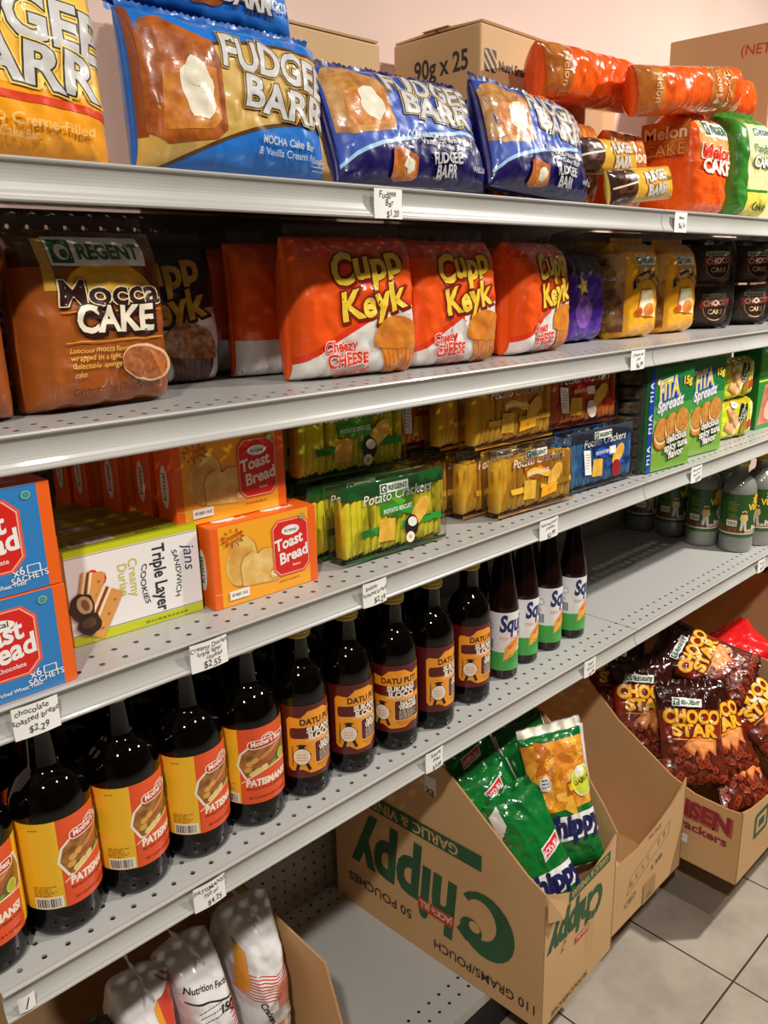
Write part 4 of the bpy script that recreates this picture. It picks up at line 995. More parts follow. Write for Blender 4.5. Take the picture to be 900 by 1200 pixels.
PROF1 = [(0, .004), (R1*.55, .0035), (R1*.80, 0), (R1*.93, .0015), (R1*.99, .007), (R1, .014), (R1, .030), (R1*.985, .034), (R1*.985, .142), (R1, .146), (R1*.985, .153), (R1*.94, .163), (R1*.85, .172), (R1*.71, .180), (R1*.53, .1865), (R1*.42, .190), (.0172, .194), (.0162, .206), (.0155, .240), (.0168, .242), (.0168, .246), (.0145, .248), (.0145, .255), (0, .255)]
YCAP = mat('#d8b93a', .3, .3)
PY, PO, PR, CRM = paper('#f5bd25', .35, .2), paper('#e4511f', .35, .2), paper('#c6261c', .35, .2), paper('#f4ecd8', .35, .2)
def patis_art(w, h):
    a = Art(); X, Y = w/2, h/2
    a.rect(-X, -Y, X, Y, PY); cx = X*.12; a.rect(cx-.035, -Y, cx+.037, Y, PO)
    # white outlined picture of the dish
    ring = lambda k: [(cx+.002+k*1.1*p[0], .0045+k*1.1*p[1]) for p in ((-.030, .012), (-.034, -.002), (-.026, -.018), (-.014, -.020), (-.006, -.014), (.012, -.008), (.034, -.008), (.036, .012), (.030, .026), (.012, .024), (-.016, .024))]
    a.poly(ring(1.08), CRM); a.poly(ring(1.0), food('#7a4a1c', '#b5782e', 90))
    m1, m2, gr = food('#c9a04a', '#a87a2c', 100), food('#8a3f1c', '#b8642e', 70), paper('#7f9a2c')
    a.ell(cx+.006, .012, .026, .0075, m2, 22); a.ell(cx+.008, .016, .020, .003, paper('#c98448'), 22)
    for px, py in ((-.022, .004), (-.015, .008), (-.024, -.004)): a.ell(cx+px, py, .0048, .0036, paper('#d9a24c'), 20)
    for px, py in ((-.012, -.007), (-.003, -.004), (-.018, -.010)): a.ell(cx+px, py, .0055, .0036, paper('#e6cf7a'), 25)
    a.ell(cx+.024, .004, .0085, .0085, paper('#4a6a1e')); a.ell(cx+.026, .003, .007, .0078, paper('#d9c84a')); a.ell(cx+.026, .003, .0052, .006, paper('#b9b02c')); a.ell(cx+.010, -.003, .006, .003, gr, 30)
    # brand plate with a little crown shape
    a.ell(cx+.004, .0365, .0095, .006, CRM); a.ell(cx+.004, .0365, .008, .0048, PR); a.ell(cx+.004, .0368, .0055, .0036, CRM); a.ell(cx+.004, .0366, .004, .0026, PR)
    a.rr(cx-.0235, .024, cx+.0325, .0365, .006, CRM); a.rr(cx-.0222, .0252, cx+.0312, .0353, .005, PR)
    a.text("Mother's Best", cx+.0045, .0273, .0100, CRM, .03, fit=.047, arc=.0015)
    # product name
    arcp = [(cx-.034, -Y*1.0), (cx+.036, -Y*1.0), (cx+.036, -.006)] + [(cx+.036-.0058*i, -.006-.016*(i/12)**2.2 + .004*math.sin(i/12*PI)) for i in range(1, 13)]
    a.poly(arcp, CRM); a.poly([(p[0], p[1]-.0014) for p in arcp], PO)
    a.text('PATISMANSI', cx+.002, -.0275, .0130, CRM, .05, fit=.060, shear=.06)
    a.text('FISH SAUCE WITH CALAMANSI FLAVOR', cx+.002, -.0335, .0052, paper('#5a1c0c'), .02, fit=.060)
    a.text('NET CONTENTS 25.36 FL OZ (750mL)', cx+.002, -.0465, .0046, paper('#5a1c0c'), .02, fit=.055)
    a.rect(cx-.066, -Y*.97, cx-.037, -Y*.70, CRM); a.bars(cx-.064, -Y*.94, cx-.039, -Y*.74, INK, 5)
    a.fine(cx-.066, -Y*.46, .024, 6, paper('#7a5a14'), .0022, .0007); a.fine(cx-.062, Y*.86, .012, 1, paper('#7a5a14'))
    return a
g = 'dark fish sauce bottles with orange and yellow labels'
pb = bottle('sauce_bottle', 'dark fish sauce bottle with yellow-orange label, second from the left', PROF1, DARKG, YCAP, .0172, .240, .016, g, (.096, .070, D4), 19)
label_part(pb, 'label', R1*.985+.0002, .090, .158, .106, PY, patis_art(.158, .106))
for x, y, r, l in ((.011, .067, -14, 'dark fish sauce bottle cut off by the left edge of the picture'), (.181, .071, 17, 'dark fish sauce bottle with yellow-orange label, third from the left'), (.267, .071, 13, 'dark fish sauce bottle with yellow-orange label, fourth from the left'), (.353, .070, -18, 'dark fish sauce bottle with yellow-orange label beside the first burgundy-labelled bottle'),
                   (.058, .166, 10, 'dark bottle in the second row behind the two leftmost'), (.148, .168, 40, 'dark bottle in the second row behind the second and third from the left'), (.236, .168, -30, 'dark bottle in the second row behind the third and fourth from the left'), (.324, .166, 15, 'dark bottle in the second row behind the last yellow-labelled one'), (.10, .258, 0, 'dark bottle at the back left in the third row'), (.19, .258, 50, 'dark bottle in the third row behind the third from the left'), (.28, .258, 20, 'dark bottle in the third row behind the fourth from the left')):
    dup(pb, l, (x, y, D4), (0, 0, r))

R2 = .0355
PROF2 = [(0, .004), (R2*.55, .0035), (R2*.80, 0), (R2*.93, .0015), (R2*.99, .006), (R2, .013), (R2, .026), (R2*.985, .029), (R2*.985, .142), (R2, .146), (R2, .152), (R2*.97, .162), (R2*.88, .172), (R2*.74, .181), (R2*.58, .187), (.0165, .192), (.0158, .200), (.0152, .236), (.0166, .238), (.0166, .241), (.0145, .243), (.0145, .25), (0, .25)]
MAR, AMB = paper('#5a1214', .35, .25), paper('#f29a1f', .35, .2)
def datu_art(w, h):
    a = Art(); X, Y = w/2, h/2; cx = 0
    a.rect(-X, -Y, X, Y, MAR)
    s = .043
    a.poly([(-s, Y*.62), (-s*.9, Y*.70), (-s*.55, Y*.66), (-s*.30, Y*.84), (s*.25, Y*.86), (s*.55, Y*.70), (s*.9, Y*.78), (s, Y*.68), (s, -Y*.66), (s*.8, -Y*.78), (s*.5, -Y*.74), (s*.25, -Y*.86), (-s*.3, -Y*.88), (-s*.55, -Y*.76), (-s*.9, -Y*.80), (-s, -Y*.70)], AMB)
    a.text('DATU PUTI', .004, Y*.47, .0125, INK, .035, fit=.058)
    a.rr(-.039, Y*.10, .041, Y*.40, .004, MAR); a.text('SUKANG', .006, Y*.24, .0115, CRM, .045, fit=.044); a.text('ILOCO', .006, Y*.065, .0120, CRM, .045, fit=.040); a.fine(-.018, Y*.02, .05, 1, CRM, .002, .0009)
    a.rr(-.006, -Y*.64, .040, -Y*.03, .003, paper('#f7c98a')); a.rr(-.0052, -Y*.625, .0392, -Y*.045, .003, MAR)
    a.text('NATIVE', .017, -Y*.20, .0105, CRM, .04, fit=.028); a.text('VINEGAR', .017, -Y*.32, .0105, CRM, .04, fit=.032); a.fine(.017, -Y*.38, .032, 5, CRM, .0028, .0009, 'C')
    # figure carrying a round plate
    fx = -.024; a.ell(fx, -Y*.14, .0042, .0046, INK); a.poly([(fx-.008, -Y*.10), (fx+.008, -Y*.11), (fx+.005, -Y*.07), (fx-.003, -Y*.06)], INK); a.line([(fx-.012, -Y*.10), (fx-.013, -Y*.66)], .0011, INK)
    a.line([(fx-.003, -Y*.2), (fx-.010, -Y*.36)], .0035, INK); a.line([(fx+.003, -Y*.2), (fx+.011, -Y*.36)], .0035, INK); a.line([(fx-.003, -Y*.5), (fx-.007, -Y*.76)], .0042, INK); a.line([(fx+.004, -Y*.5), (fx+.010, -Y*.76)], .0042, INK)
    a.ell(fx, -Y*.40, .0118, .0125, INK); a.ell(fx, -Y*.40, .0112, .0118, CRM); a.ell(fx, -Y*.40, .0095, .010, paper('#efd9c4')); a.fine(fx, -Y*.36, .013, 3, paper('#c98a6a'), .004, .001, 'C')
    a.text('NET CONTENTS 750 mL', .014, -Y*.72, .0042, paper('#8a4a10'), .0, fit=.034); a.text('25.36 FL OZ', .014, -Y*.79, .0042, paper('#8a4a10'), .0, fit=.024)
    return a
g = 'dark vinegar bottles with burgundy and amber labels'
db = bottle('vinegar_bottle', 'dark vinegar bottle with burgundy label, first beside the fish sauce', PROF2, DARKG, YCAP, .0172, .234, .016, g, (.437, .066, D4), -2)
label_part(db, 'label', R2*.985+.0002, .086, .118, .108, MAR, datu_art(.118, .108))
for x, y, r, l in ((.519, .063, -3, 'dark vinegar bottle with burgundy label, second of the five'), (.605, .058, -34, 'dark vinegar bottle with burgundy label, turned so its native vinegar panel faces front'), (.688, .058, 10, 'dark vinegar bottle with burgundy label, fourth of the five, label turned away'), (.789, .068, -6, 'dark vinegar bottle with burgundy label beside the white-labelled bottles'),
                   (.412, .150, 30, 'dark bottle in the second row behind the first burgundy one'), (.50, .146, -40, 'dark bottle in the second row behind the second burgundy one'), (.585, .142, 10, 'dark bottle in the second row behind the third burgundy one'), (.67, .142, 60, 'dark bottle in the second row behind the fourth burgundy one'), (.755, .150, 0, 'dark bottle in the second row behind the last burgundy one'), (.375, .245, 0, 'dark bottle in the third row behind the first burgundy one'), (.465, .23, 45, 'dark bottle in the third row behind the second burgundy one'), (.55, .225, 5, 'dark bottle in the third row behind the third burgundy one')):
    dup(db, l, (x, y, D4), (0, 0, r))

R3 = .0268
PROF3 = [(0, .004), (R3*.55, .0035), (R3*.8, 0), (R3*.94, .0015), (R3, .006), (R3, .128), (R3*.985, .134), (R3*.93, .146), (R3*.82, .164), (R3*.68, .186), (R3*.56, .206), (R3*.48, .222), (.0125, .240), (.0120, .256), (.0138, .258), (.0138, .262), (.012, .264), (.012, .27), (0, .27)]
NVY, GRN2 = paper('#1f2a66', .4), paper('#4aa648', .35, .2)
def squid_art(w, h):
    a = Art(); X, Y = w/2, h/2
    a.rect(-X, -Y, X, Y, paper('#e9e6e6', .35, .2)); a.rect(-X, -Y, X, -Y*.36, GRN2)
    a.text('Squid', .006, Y*.36, .042, NVY, .04, fit=.058, shear=.1); a.text('BRAND', .024, Y*.20, .007, NVY, .03)
    a.text('FISH SAUCE', .0, Y*.06, .0095, paper('#e0806a', .4), .0, fit=.046)
    sq, sq2 = paper('#f2a93a', .4), paper('#e8742a', .4)
    a.poly([(-.016, -Y*.66), (-.013, -Y*.22), (-.002, Y*.02), (.012, Y*.12), (.017, -Y*.02), (.012, -Y*.3), (.002, -Y*.5)], sq); a.poly([(-.010, -Y*.2), (.004, Y*.0), (.014, Y*.10), (.010, -Y*.12), (0, -Y*.3)], sq2); a.line([(.012, Y*.1), (.022, Y*.24)], .003, sq2); a.line([(.013, Y*.1), (.026, Y*.16)], .003, sq2); a.line([(-.012, -Y*.58), (.006, -Y*.1)], .0014, paper('#fbd48a', .4))
    a.fine(-.006, -Y*.48, .032, 4, paper('#226a2a', .4), .0042, .0009); a.text('725 mL', .021, -Y*.24, .0058, NVY, .0)
    a.ell(-X*.72, Y*.5, .006, .006, NVY); a.ell(-X*.72, Y*.5, .0052, .0052, WHITE); a.bars(-X*.88, -Y*.26, -X*.6, Y*.06, NVY, 8); a.fine(-X*.9, Y*.22, .014, 2, paper('#c8402c', .4))
    return a
g = 'slim fish sauce bottles with white and green labels'
sb = bottle('sauce_bottle', 'slim brown bottle with white-green label, first beside the burgundy-labelled bottles', PROF3, BROWNG, mat('#c9b13c', .3, .3), .0142, .256, .016, g, (.890, .076, D4), -16)
label_part(sb, 'label', R3+.0002, .072, .110, .108, WHITE, squid_art(.110, .108))
for x, y, r, l in ((.963, .086, 2, 'slim brown bottle with white-green label, second from the burgundy ones'), (1.037, .086, 4, 'slim brown bottle with white-green label, third from the burgundy ones'), (1.115, .085, 2, 'slim brown bottle with white-green label at the right end of its row'), (.985, .148, 30, 'slim brown bottle in the second row behind the second and third white-labelled'), (1.062, .150, -60, 'slim brown bottle in the second row behind the right-hand white-labelled ones'), (.905, .145, 10, 'slim brown bottle in the second row behind the first white-labelled one')):
    dup(sb, l, (x, y, D4), (0, 0, r))

R4 = .0400
PROF4 = [(0, .004), (R4*.55, .0035), (R4*.82, 0), (R4*.94, .0015), (R4*.995, .006), (R4, .014), (R4, .152), (R4*.985, .160), (R4*.93, .171), (R4*.82, .181), (R4*.64, .190), (.0180, .196), (.0160, .203), (.0155, .226), (.0172, .228), (.0172, .232), (.0152, .234), (.0152, .242), (0, .242)]
DG = paper('#27521f', .35, .2)
def vin_art(w, h):
    a = Art(); X, Y = w/2, h/2; yl = paper('#f0c62c', .4); tan = paper('#d8b88a', .4)
    a.rect(-X, -Y, X, Y, DG); a.rect(-X, -Y, X, -Y*.86, paper('#3a5a2c')); a.rect(-X, -Y*.845, X, -Y*.80, CRM)
    for k in range(40): a.rect(-X+.0046*k, -Y*.80, -X+.0046*k+.0032, -Y*(.50+.08*(k % 3)), paper(('#8a3a1c', '#a84a22', '#6a2a14')[k % 3], .4), same=k > 0)
    a.text('Vinegar', .030, Y*.28, .022, yl, .04, ((.05, paper('#1d3a14')),), fit=.062)
    a.poly([(.026+.017*math.cos(i*PI/10)*(1 if i % 2 else .68), Y*.74+.017*math.sin(i*PI/10)*(1 if i % 2 else .68)) for i in range(20)], yl); a.ell(.026, Y*.74, .009, .009, paper('#f2a82c', .4)); a.fine(.026, Y*.77, .011, 2, paper('#8a4a10'), .004, .001, 'C')
    a.ell(.040, -Y*.10, .019, .020, CRM); a.ell(.040, -Y*.10, .0155, .016, paper('#6a2a18', .4)); a.ell(.036, -Y*.05, .006, .008, paper('#c9703a')); a.ell(.045, -Y*.16, .006, .005, paper('#d9a04a'))
    # standing farmer in pale clothes
    fx = -.010; a.ell(fx, Y*.20, .0065, .0035, tan); a.ell(fx, Y*.14, .0035, .0042, paper('#5a3a22')); a.poly([(fx-.008, Y*.08), (fx+.008, Y*.08), (fx+.010, -Y*.16), (fx+.006, -Y*.26), (fx-.007, -Y*.26), (fx-.010, -Y*.12)], tan); a.ell(fx, -Y*.02, .004, .006, yl); a.poly([(fx-.007, -Y*.26), (fx+.006, -Y*.26), (fx+.008, -Y*.66), (fx+.002, -Y*.66), (fx, -Y*.36), (fx-.003, -Y*.66), (fx-.009, -Y*.66)], paper('#c9c3b4'))
    a.fine(-.048, Y*.62, .024, 5, paper('#b8a02c'), .0052, .0011); a.fine(-.048, Y*.04, .024, 4, paper('#b8a02c'), .0052, .0011)
    a.rect(-.051, -Y*.48, -.026, -Y*.20, CRM); a.bars(-.049, -Y*.44, -.028, -Y*.26, INK, 4)
    a.text('Spiced Native', .036, -Y*.60, .012, CRM, .03, fit=.05); a.text('25.36 FL OZ (750mL)', .024, -Y*.74, .0095, CRM, .04, fit=.062)
    return a
g = 'clear vinegar bottles with green labels'
vb = bottle('vinegar_bottle', 'clear bottle of cloudy vinegar with green label, nearest of its group', PROF4, LIQ, YCAP, .0178, .226, .018, g, (1.838, .078, D4), -30)
label_part(vb, 'label', R4+.0002, .096, .180, .110, DG, vin_art(.180, .110))
for x, y, r, l in ((1.925, .062, -60, 'clear bottle of cloudy vinegar cut off by the right edge of the picture'), (1.828, .163, -40, 'clear bottle of cloudy vinegar second back, half in the shade'), (1.850, .258, -36, 'clear bottle of cloudy vinegar third back, in the shade'), (1.845, .345, -10, 'clear bottle of cloudy vinegar at the back against the panel'), (1.93, .16, -30, 'clear bottle of cloudy vinegar behind the one at the right edge')):
    dup(vb, l, (x, y, D4), (0, 0, r))

# ------------------------------------------------------------------ base deck: open cartons full of bags
CBI = mat('#c89e6c', .8, bump=('flute', 150, .1, .002), vary=('#d0a877', 5, .3, .7))
def wall_panel(mb, pts, n, th, m, edge):
    """cardboard sheet: outline pts (3D, flat) pushed by th along n; the cut rim shows the fluted core"""
    n = Vector(n).normalized() * th; p = [Vector(q) for q in pts]; k = len(p)
    nn = n.normalized(); ax = max(range(3), key=lambda i: abs(nn[i])); keep = [i for i in range(3) if i != ax]
    tri = tessellate_polygon([[Vector((q[keep[0]], q[keep[1]], 0)) for q in p]])
    mb.add(p + [q + n for q in p], [list(t) for t in tri] + [[i+k for i in t[::-1]] for t in tri], m, True)
    for i in range(k):
        a, b = p[i], p[(i+1) % k]; L = (b-a).length; steps = max(1, int(L/.006)); vs = []; fs = []
        for j in range(steps+1):
            q = a + (b-a)*j/steps; vs += [q, q+n]
        for j in range(steps): fs.append([2*j, 2*j+2, 2*j+3, 2*j+1])
        mb.add(vs, fs, edge, True)
def open_carton(label, loc, yaw, W, D, left, right, front, back_h, arts=(), group=None, m=CBI):
    """left/right: [(y, z)] top edge from front to back (y from the front = 0); front: [(x, z)] top edge from left to right"""
    t = thing('open_carton', label, 'carton', loc, (0, 0, yaw), group); th = .0035
    for nm, x, prof, s in (('side_panel', -W/2, left, 1), ('side_panel', W/2, right, -1)):
        mb = MB(); wall_panel(mb, [(x, 0, 0), (x, D, 0)] + [(x, y, z) for y, z in prof[::-1]], (s, 0, 0), th, m, CBE)
        for kind, a in arts:
            if kind == ('left' if s > 0 else 'right_inner'):
                S = (lambda x_, y_: (Vector((-W/2, D/2-x_, y_)), Vector((-1, 0, 0)))) if s > 0 else (lambda x_, y_: (Vector((W/2-th, D/2-x_, y_)), Vector((-1, 0, 0))))
                a.onto(mb, S, None, None, .0004, .0001, False)
        mb.build(nm, t, False)
    mb = MB(); wall_panel(mb, [(-W/2+.001, 0, 0), (W/2-.001, 0, 0)] + [(x, 0, z) for x, z in front[::-1]], (0, 1, 0), th, m, CBE)
    for kind, a in arts:
        if kind == 'front': a.onto(mb, lambda x, y: (Vector((x, 0, y)), Vector((0, -1, 0))), None, None, .0004, .0001, False)
    mb.build('front_panel', t, False)
    mb = MB(); wall_panel(mb, [(-W/2+.001, D, 0), (W/2-.001, D, 0), (W/2-.001, D, back_h), (-W/2+.001, D, back_h)], (0, -1, 0), th, m, CBE); mb.build('back_panel', t, False)
    mb = MB(); mb.box(-W/2+.003, W/2-.003, .004, D-.004, .0006, .004, m); mb.build('bottom', t, False)
    return t
GPR = mat('#2c5f38', .7, vary=('#254f30', 20, .3, .7)); KPR = mat('#2a2622', .7); RPR = mat('#b8402f', .7)
def flip(a, cx, cy): a.xf = lambda p: (2*cx - p[0], 2*cy - p[1])
# chippy carton standing upside down
al = Art(); flip(al, 0, .14)
# drawn upright about (0, .14) and turned over: x positive = towards the front once flipped to the back
al.text('hippy', .058, .092, .165, GPR, .04, fit=.255, rot=-1, shear=.08)
pts = [(-.128+.062*math.cos(rad(q)), .138+.066*math.sin(rad(q))) for q in range(48, 321, 16)]; pin_ = [(-.118+.034*math.cos(rad(q)), .130+.040*math.sin(rad(q))) for q in range(320, 47, -16)]
al.poly(pts+pin_, GPR); al.ell(-.098, .160, .024, .022, GPR); al.ell(-.106, .152, .012, .011, CBI); al.poly([(-.112, .178), (-.088, .192), (-.066, .176), (-.080, .156)], GPR)
al.rect(-.120, -.002, .235, .030, GPR); al.text('GARLIC & VINEGAR', .065, .005, .030, mat('#c9a070', .7), .02, fit=.27)
al.rr(-.060, .160, .025, .186, .004, RPR); al.text("JACK'n JILL", -.018, .166, .019, mat('#e6d2b4', .7), .02, fit=.076)
al.text('50 POUCHES', .125, .205, .028, KPR, .01, fit=.17); al.text('110 GRAMS/POUCH', -.125, .235, .027, KPR, .01, fit=.225)
af = Art(); flip(af, 0, .14)
af.rect(-.095, .048, .045, .070, GPR); af.text('GARLIC & VINEGAR', -.025, .052, .018, mat('#c9a070', .7), .02, fit=.125)
af.text('Chippy', .012, .095, .080, GPR, .05, fit=.175, shear=.12, rot=-2); af.rr(-.03, .158, .02, .172, .003, RPR); af.text("JACK'n JILL", -.005, .1605, .010, mat('#e6d2b4', .7), .02, fit=.042)
af.text('50 POUCHES/CASE', .03, .262, .016, KPR, .01, fit=.12)
af.xf = None
for k in range(9): af.line([(.020+.0035*k, .05+.012*(k % 3)), (.022+.0036*k, .105+.014*((k*5) % 4))], .0009, mat('#cdb08a', .7), same=k > 0)
for k, (x, y) in enumerate(((-.062, .128), (-.055, .140), (-.045, .152))): af.line([(x-.005, y-.004), (x+.004, y+.005)], .0014, KPR); af.line([(x+.004, y-.004), (x-.002, y+.003)], .0014, KPR)
chc = open_carton('brown carton with upside-down green lettering, full of green chip bags', (.871, -.120, ZD+.0006), 3.2, .24, .49,
    [(.0, .275), (.035, .292), (.10, .34), (.19, .405), (.255, .450), (.35, .487), (.49, .487)], [(.0, .255), (.03, .30), (.09, .375), (.16, .435), (.25, .475), (.49, .485)],
    [(-.119, .275), (-.085, .252), (-.03, .222), (.03, .222), (.08, .236), (.119, .255)], .485, (('left', al), ('front', af)))
mb = MB(); mb.add([(-.119, -.0035, .272), (-.070, -.012, .238), (-.085, -.014, .214), (-.118, -.0045, .222)], [[0, 3, 2, 1]], CBI, True); mb.add([(-.119, -.0045, .2725), (-.070, -.013, .2385), (-.085, -.015, .2145), (-.118, -.0055, .2225)], [[0, 1, 2, 3]], CBI, True); mb.build('torn_flap', chc, False)
mb = MB(); mb.box(-.1206, -.1203, .225, .250, .352, .385, NOTE)
a = Art(); a.text('EX', 0, -.004, .016, KPR, .02, rot=170); a.onto(mb, lambda x, y: (Vector((-.1206, .2375-x, .365+y)), Vector((-1, 0, 0))), None, custom=False); o = mb.build('paper_sticker', chc, False)
# the empty carton between
ae = Art(); ae.text('PULL DATE', .015, .150, .012, KPR, .0, rot=5, fit=.05); ae.line([(-.085, .062), (.075, .115), (.078, .145), (-.075, .098), (-.085, .062)], .0011, KPR)
for k in range(7): ae.text('BEST PROD'[k], -.068+.021*k, .075+.0075*k, .020, mat('#9a7a54', .7), .0, rot=14)
ae.text('CBO', -.070, .040, .019, mat('#5a4a3a', .7), .0, rot=12, fit=.045); ae.text('138', .03, .070, .017, mat('#5a4a3a', .7), .0, rot=12, fit=.05); ae.rect(-.02, -.0, .03, .048, mat('#a98558', .7)); ae.ell(.005, .012, .012, .006, mat('#8a6a44', .7), n=20)
open_carton('low empty brown carton between the green chip bags and the chocolate snacks', (1.150, -.098, ZD+.0006), 1.0, .285, .46,
    [(.0, .165), (.03, .19), (.15, .27), (.30, .35), (.46, .43)], [(.0, .195), (.03, .205), (.16, .285), (.25, .366), (.35, .42), (.46, .42)],
    [(-.142, .155), (-.06, .150), (.02, .160), (.08, .176), (.12, .196), (.142, .215)], .42, (('front', ae),))
# carton with chocolate snacks
ar_ = Art(); mp = mat('#8f2434', .7)
ar_.text('HANSEN', .160, .112, .052, mp, .045, fit=.200, rot=-1, drop=(.003, -.003, mat('#a8563f', .7), .045)); ar_.text('Prawn Crackers', .140, .080, .028, mp, .03, fit=.23, rot=-1); ar_.rect(.135, .044, .172, .064, NOTE); ar_.fine(.152, .056, .016, 2, KPR)
afr = Art(); afr.rr(-.14, .07, -.07, .13, .008, GPR); afr.rr(-.13, .08, -.08, .12, .006, CBI); afr.rect(-.12, .09, -.09, .11, GPR); afr.text('HANSEN', .06, .09, .05, mp, .045, fit=.16)
open_carton('brown carton with dark red lettering, full of chocolate snack bags', (1.525, -.206, ZD+.0006), 0, .42, .56,
    [(.0, .170), (.03, .166), (.10, .168), (.14, .180), (.25, .235), (.36, .295), (.41, .325), (.56, .36)], [(.0, .26), (.05, .292), (.14, .316), (.38, .345), (.56, .36)],
    [(-.209, .172), (-.16, .158), (-.10, .150), (-.02, .145), (.10, .16), (.18, .22), (.209, .26)], .36, (('left', ar_), ('front', afr)))
# the last carton at the right edge
arc_ = Art(); arc_.xf = lambda p: (-p[0], .44 - p[1]); arc_.text('CHICHARON', .04, .02, .06, KPR, .03, fit=.3)
open_carton('brown carton at the right edge of the picture holding a red bag', (1.965, -.10, ZD+.0006), 0, .40, .46,
    [(.0, .25), (.1, .30), (.46, .36)], [(.0, .30), (.10, .42), (.46, .47)], [(-.199, .25), (.199, .28)], .46, (('right_inner', arc_),))
# carton with the white bags at the bottom left
wbx = open_carton('brown carton at the bottom left holding the white cracker bags', (.175, -.012, ZD+.0006), 0, .52, .39,
    [(.0, .13), (.05, .23), (.30, .27), (.39, .27)], [(.0, .10), (.018, .165), (.050, .252), (.28, .262), (.39, .262)], [(-.259, .12), (.259, .10)], .262)

# green chip bags
CGR = film('#12742e', .22, .7, ('crinkle', 20, .4, .006), vary=('#0c5a22', 10, .35, .7)); CWH = film('#e6e4e2', .3)
def chip_art(corn=False):
    a = Art(); X, Y = .075, .105; nv = film('#1c1f52')
    if corn:
        a.rect(-X, -Y, X, Y, CGR); a.rect(-X, -Y*.12, X, Y, film('#e9a52c', .3, .5, vary=('#c9741a', 55, .35, .65)))
        r = random.Random(4)
        for k in range(28): a.ell(r.uniform(-X*.8, X*.8), r.uniform(0, Y*.95), .017, .008, film(('#f0a93c', '#d9822a', '#f4b84a', '#b8651c')[k % 4], .3), r.uniform(0, 180), wob=.08, n=14, same=k not in (0, 14))
        a.poly([(-X*.1, -Y*.1), (X*.15, Y*.1), (X*.28, -Y*.3)], film('#f0b23c')); a.rect(-X, -Y*.62, X, -Y*.22, CWH)
        a.text('Chippy', .0, -Y*.54, .050, nv, .06, fit=.13, shear=.1)
        a.ell(X*.56, Y*.28, .027, .027, film('#dfe6b0')); a.ell(X*.56, Y*.28, .024, .024, film('#c3d23a')); a.ell(X*.5, Y*.42, .011, .011, film('#f0eee0')); a.poly([(X*.14, Y*.16), (X*.98, Y*.34), (X*.98, Y*.48), (X*.14, Y*.28)], film('#e6d22a')); a.text('GARLIC', X*.56, Y*.26, .012, film('#2c5a1c'), .03, rot=12)
        a.ell(-X*.45, Y*.36, .011, .013, CWH, wob=.06); a.fine(-X*.45, Y*.42, .014, 3, nv, .006, .002, 'C')
    else:
        a.rect(-X, -Y, X, Y, CGR); a.rect(-X, -Y*.72, X, -Y*.34, CWH); a.text('Chippy', .0, -Y*.66, .048, nv, .06, fit=.13, shear=.1)
        a.poly([(X*.02, -Y*.18), (X*.62, -Y*.04), (X*.66, Y*.18), (X*.06, Y*.04)], CWH); a.poly([(X*.05, -Y*.15), (X*.59, -Y*.02), (X*.63, Y*.15), (X*.09, Y*.02)], film('#d8262c')); a.text("JACK'n JILL", X*.34, -Y*.06, .013, CWH, .04, rot=13, fit=.042)
        a.poly([(-X, Y*.12), (-X*.5, Y*.6), (-X*.5, Y*.92), (-X, Y*.7)], film('#d2d0cc')); a.fine(-X*.94, Y*.5, .03, 5, film('#8a8a88'), .006, .0012)
    return a
def floppy(name, label, cat, W, H, T, body, art, c, nrm, up, seed, group, wr=.0042, cell=.0045, sealm=None, n=44, pq=(2.2, 1.9, 2.2)):
    t = thing(name, label, cat, (0, 0, 0), (0, 0, 0), group)
    pack_mesh(pillow(W, H, T, *pq, seed=seed, wr=wr, pin=.10, bow=-.004), W, H, body, art, n, n, cell, parent=t, dl=.00028)
    seal('top_seal', W*.98, H*.995, .016, sealm or body, t, seed, .006, flare=.004); seal('bottom_seal', W*.9, H*.012, -.008, sealm or body, t, seed+1, .004, flare=.002)
    return facing(t, c, nrm, up, H/2)
def chip_plain():
    a = Art(); X, Y = .07, .105
    a.rect(-X, -Y, X, Y, CGR); a.rect(-X, -Y*.86, X, -Y*.62, CWH)
    a.poly([(-X*.28, Y*.54), (X*.32, Y*.64), (X*.36, Y*.82), (-X*.24, Y*.72)], CWH); a.poly([(-X*.25, Y*.565), (X*.29, Y*.655), (X*.33, Y*.795), (-X*.21, Y*.705)], film('#d8262c')); a.text("JACK'n JILL", X*.04, Y*.63, .012, CWH, .04, rot=9, fit=.036)
    a.poly([(-X, -Y), (-X*.72, -Y), (-X*.66, -Y*.2), (-X*.74, Y*.3), (-X*.62, Y), (-X, Y)], film('#cfcdca')); a.fine(-X*.80, Y*.8, .012, 12, film('#8a8a88'), .009, .0012);  a.line([(X*.76, -Y), (X*.80, Y)], .004, CWH)
    return a
g = 'green chip bags in the upside-down carton'
ca, cb = chip_art(), chip_plain(); W, H, T = .114, .205, .047
N0, U0 = (-.40, -.62, .67), (-.11, .45, .88)
chips = [('green chip bag with blue lettering at the very front of its carton', (.842, -.038, .391), (-.42, -.78, .45), (-.10, .34, .93)),
         ('green chip bag right behind the front one, against the left panel', (.834, .012, .418), (-.34, -.80, .46), (-.20, .38, .90)),
         ('green chip bag third from the front against the left panel', (.834, .068, .455), (-.48, -.74, .46), (-.12, .40, .90)),
         ('green chip bag fourth from the front against the left panel', (.834, .122, .490), (-.36, -.78, .50), (-.22, .42, .88)),
         ('green chip bag fifth from the front, in the shade of the shelf', (.834, .178, .515), (-.42, -.74, .52), (-.10, .46, .88)),
         ('green chip bag right behind the orange corn chip bag', (.930, .026, .462), (-.40, -.80, .42), (-.10, .36, .92)),
         ('green chip bag second behind the orange corn chip bag', (.926, .084, .500), (-.30, -.82, .46), (-.02, .42, .90)),
         ('green chip bag deep in the back right of its carton', (.922, .144, .520), (-.40, -.76, .50), (-.12, .46, .88))]
first = None
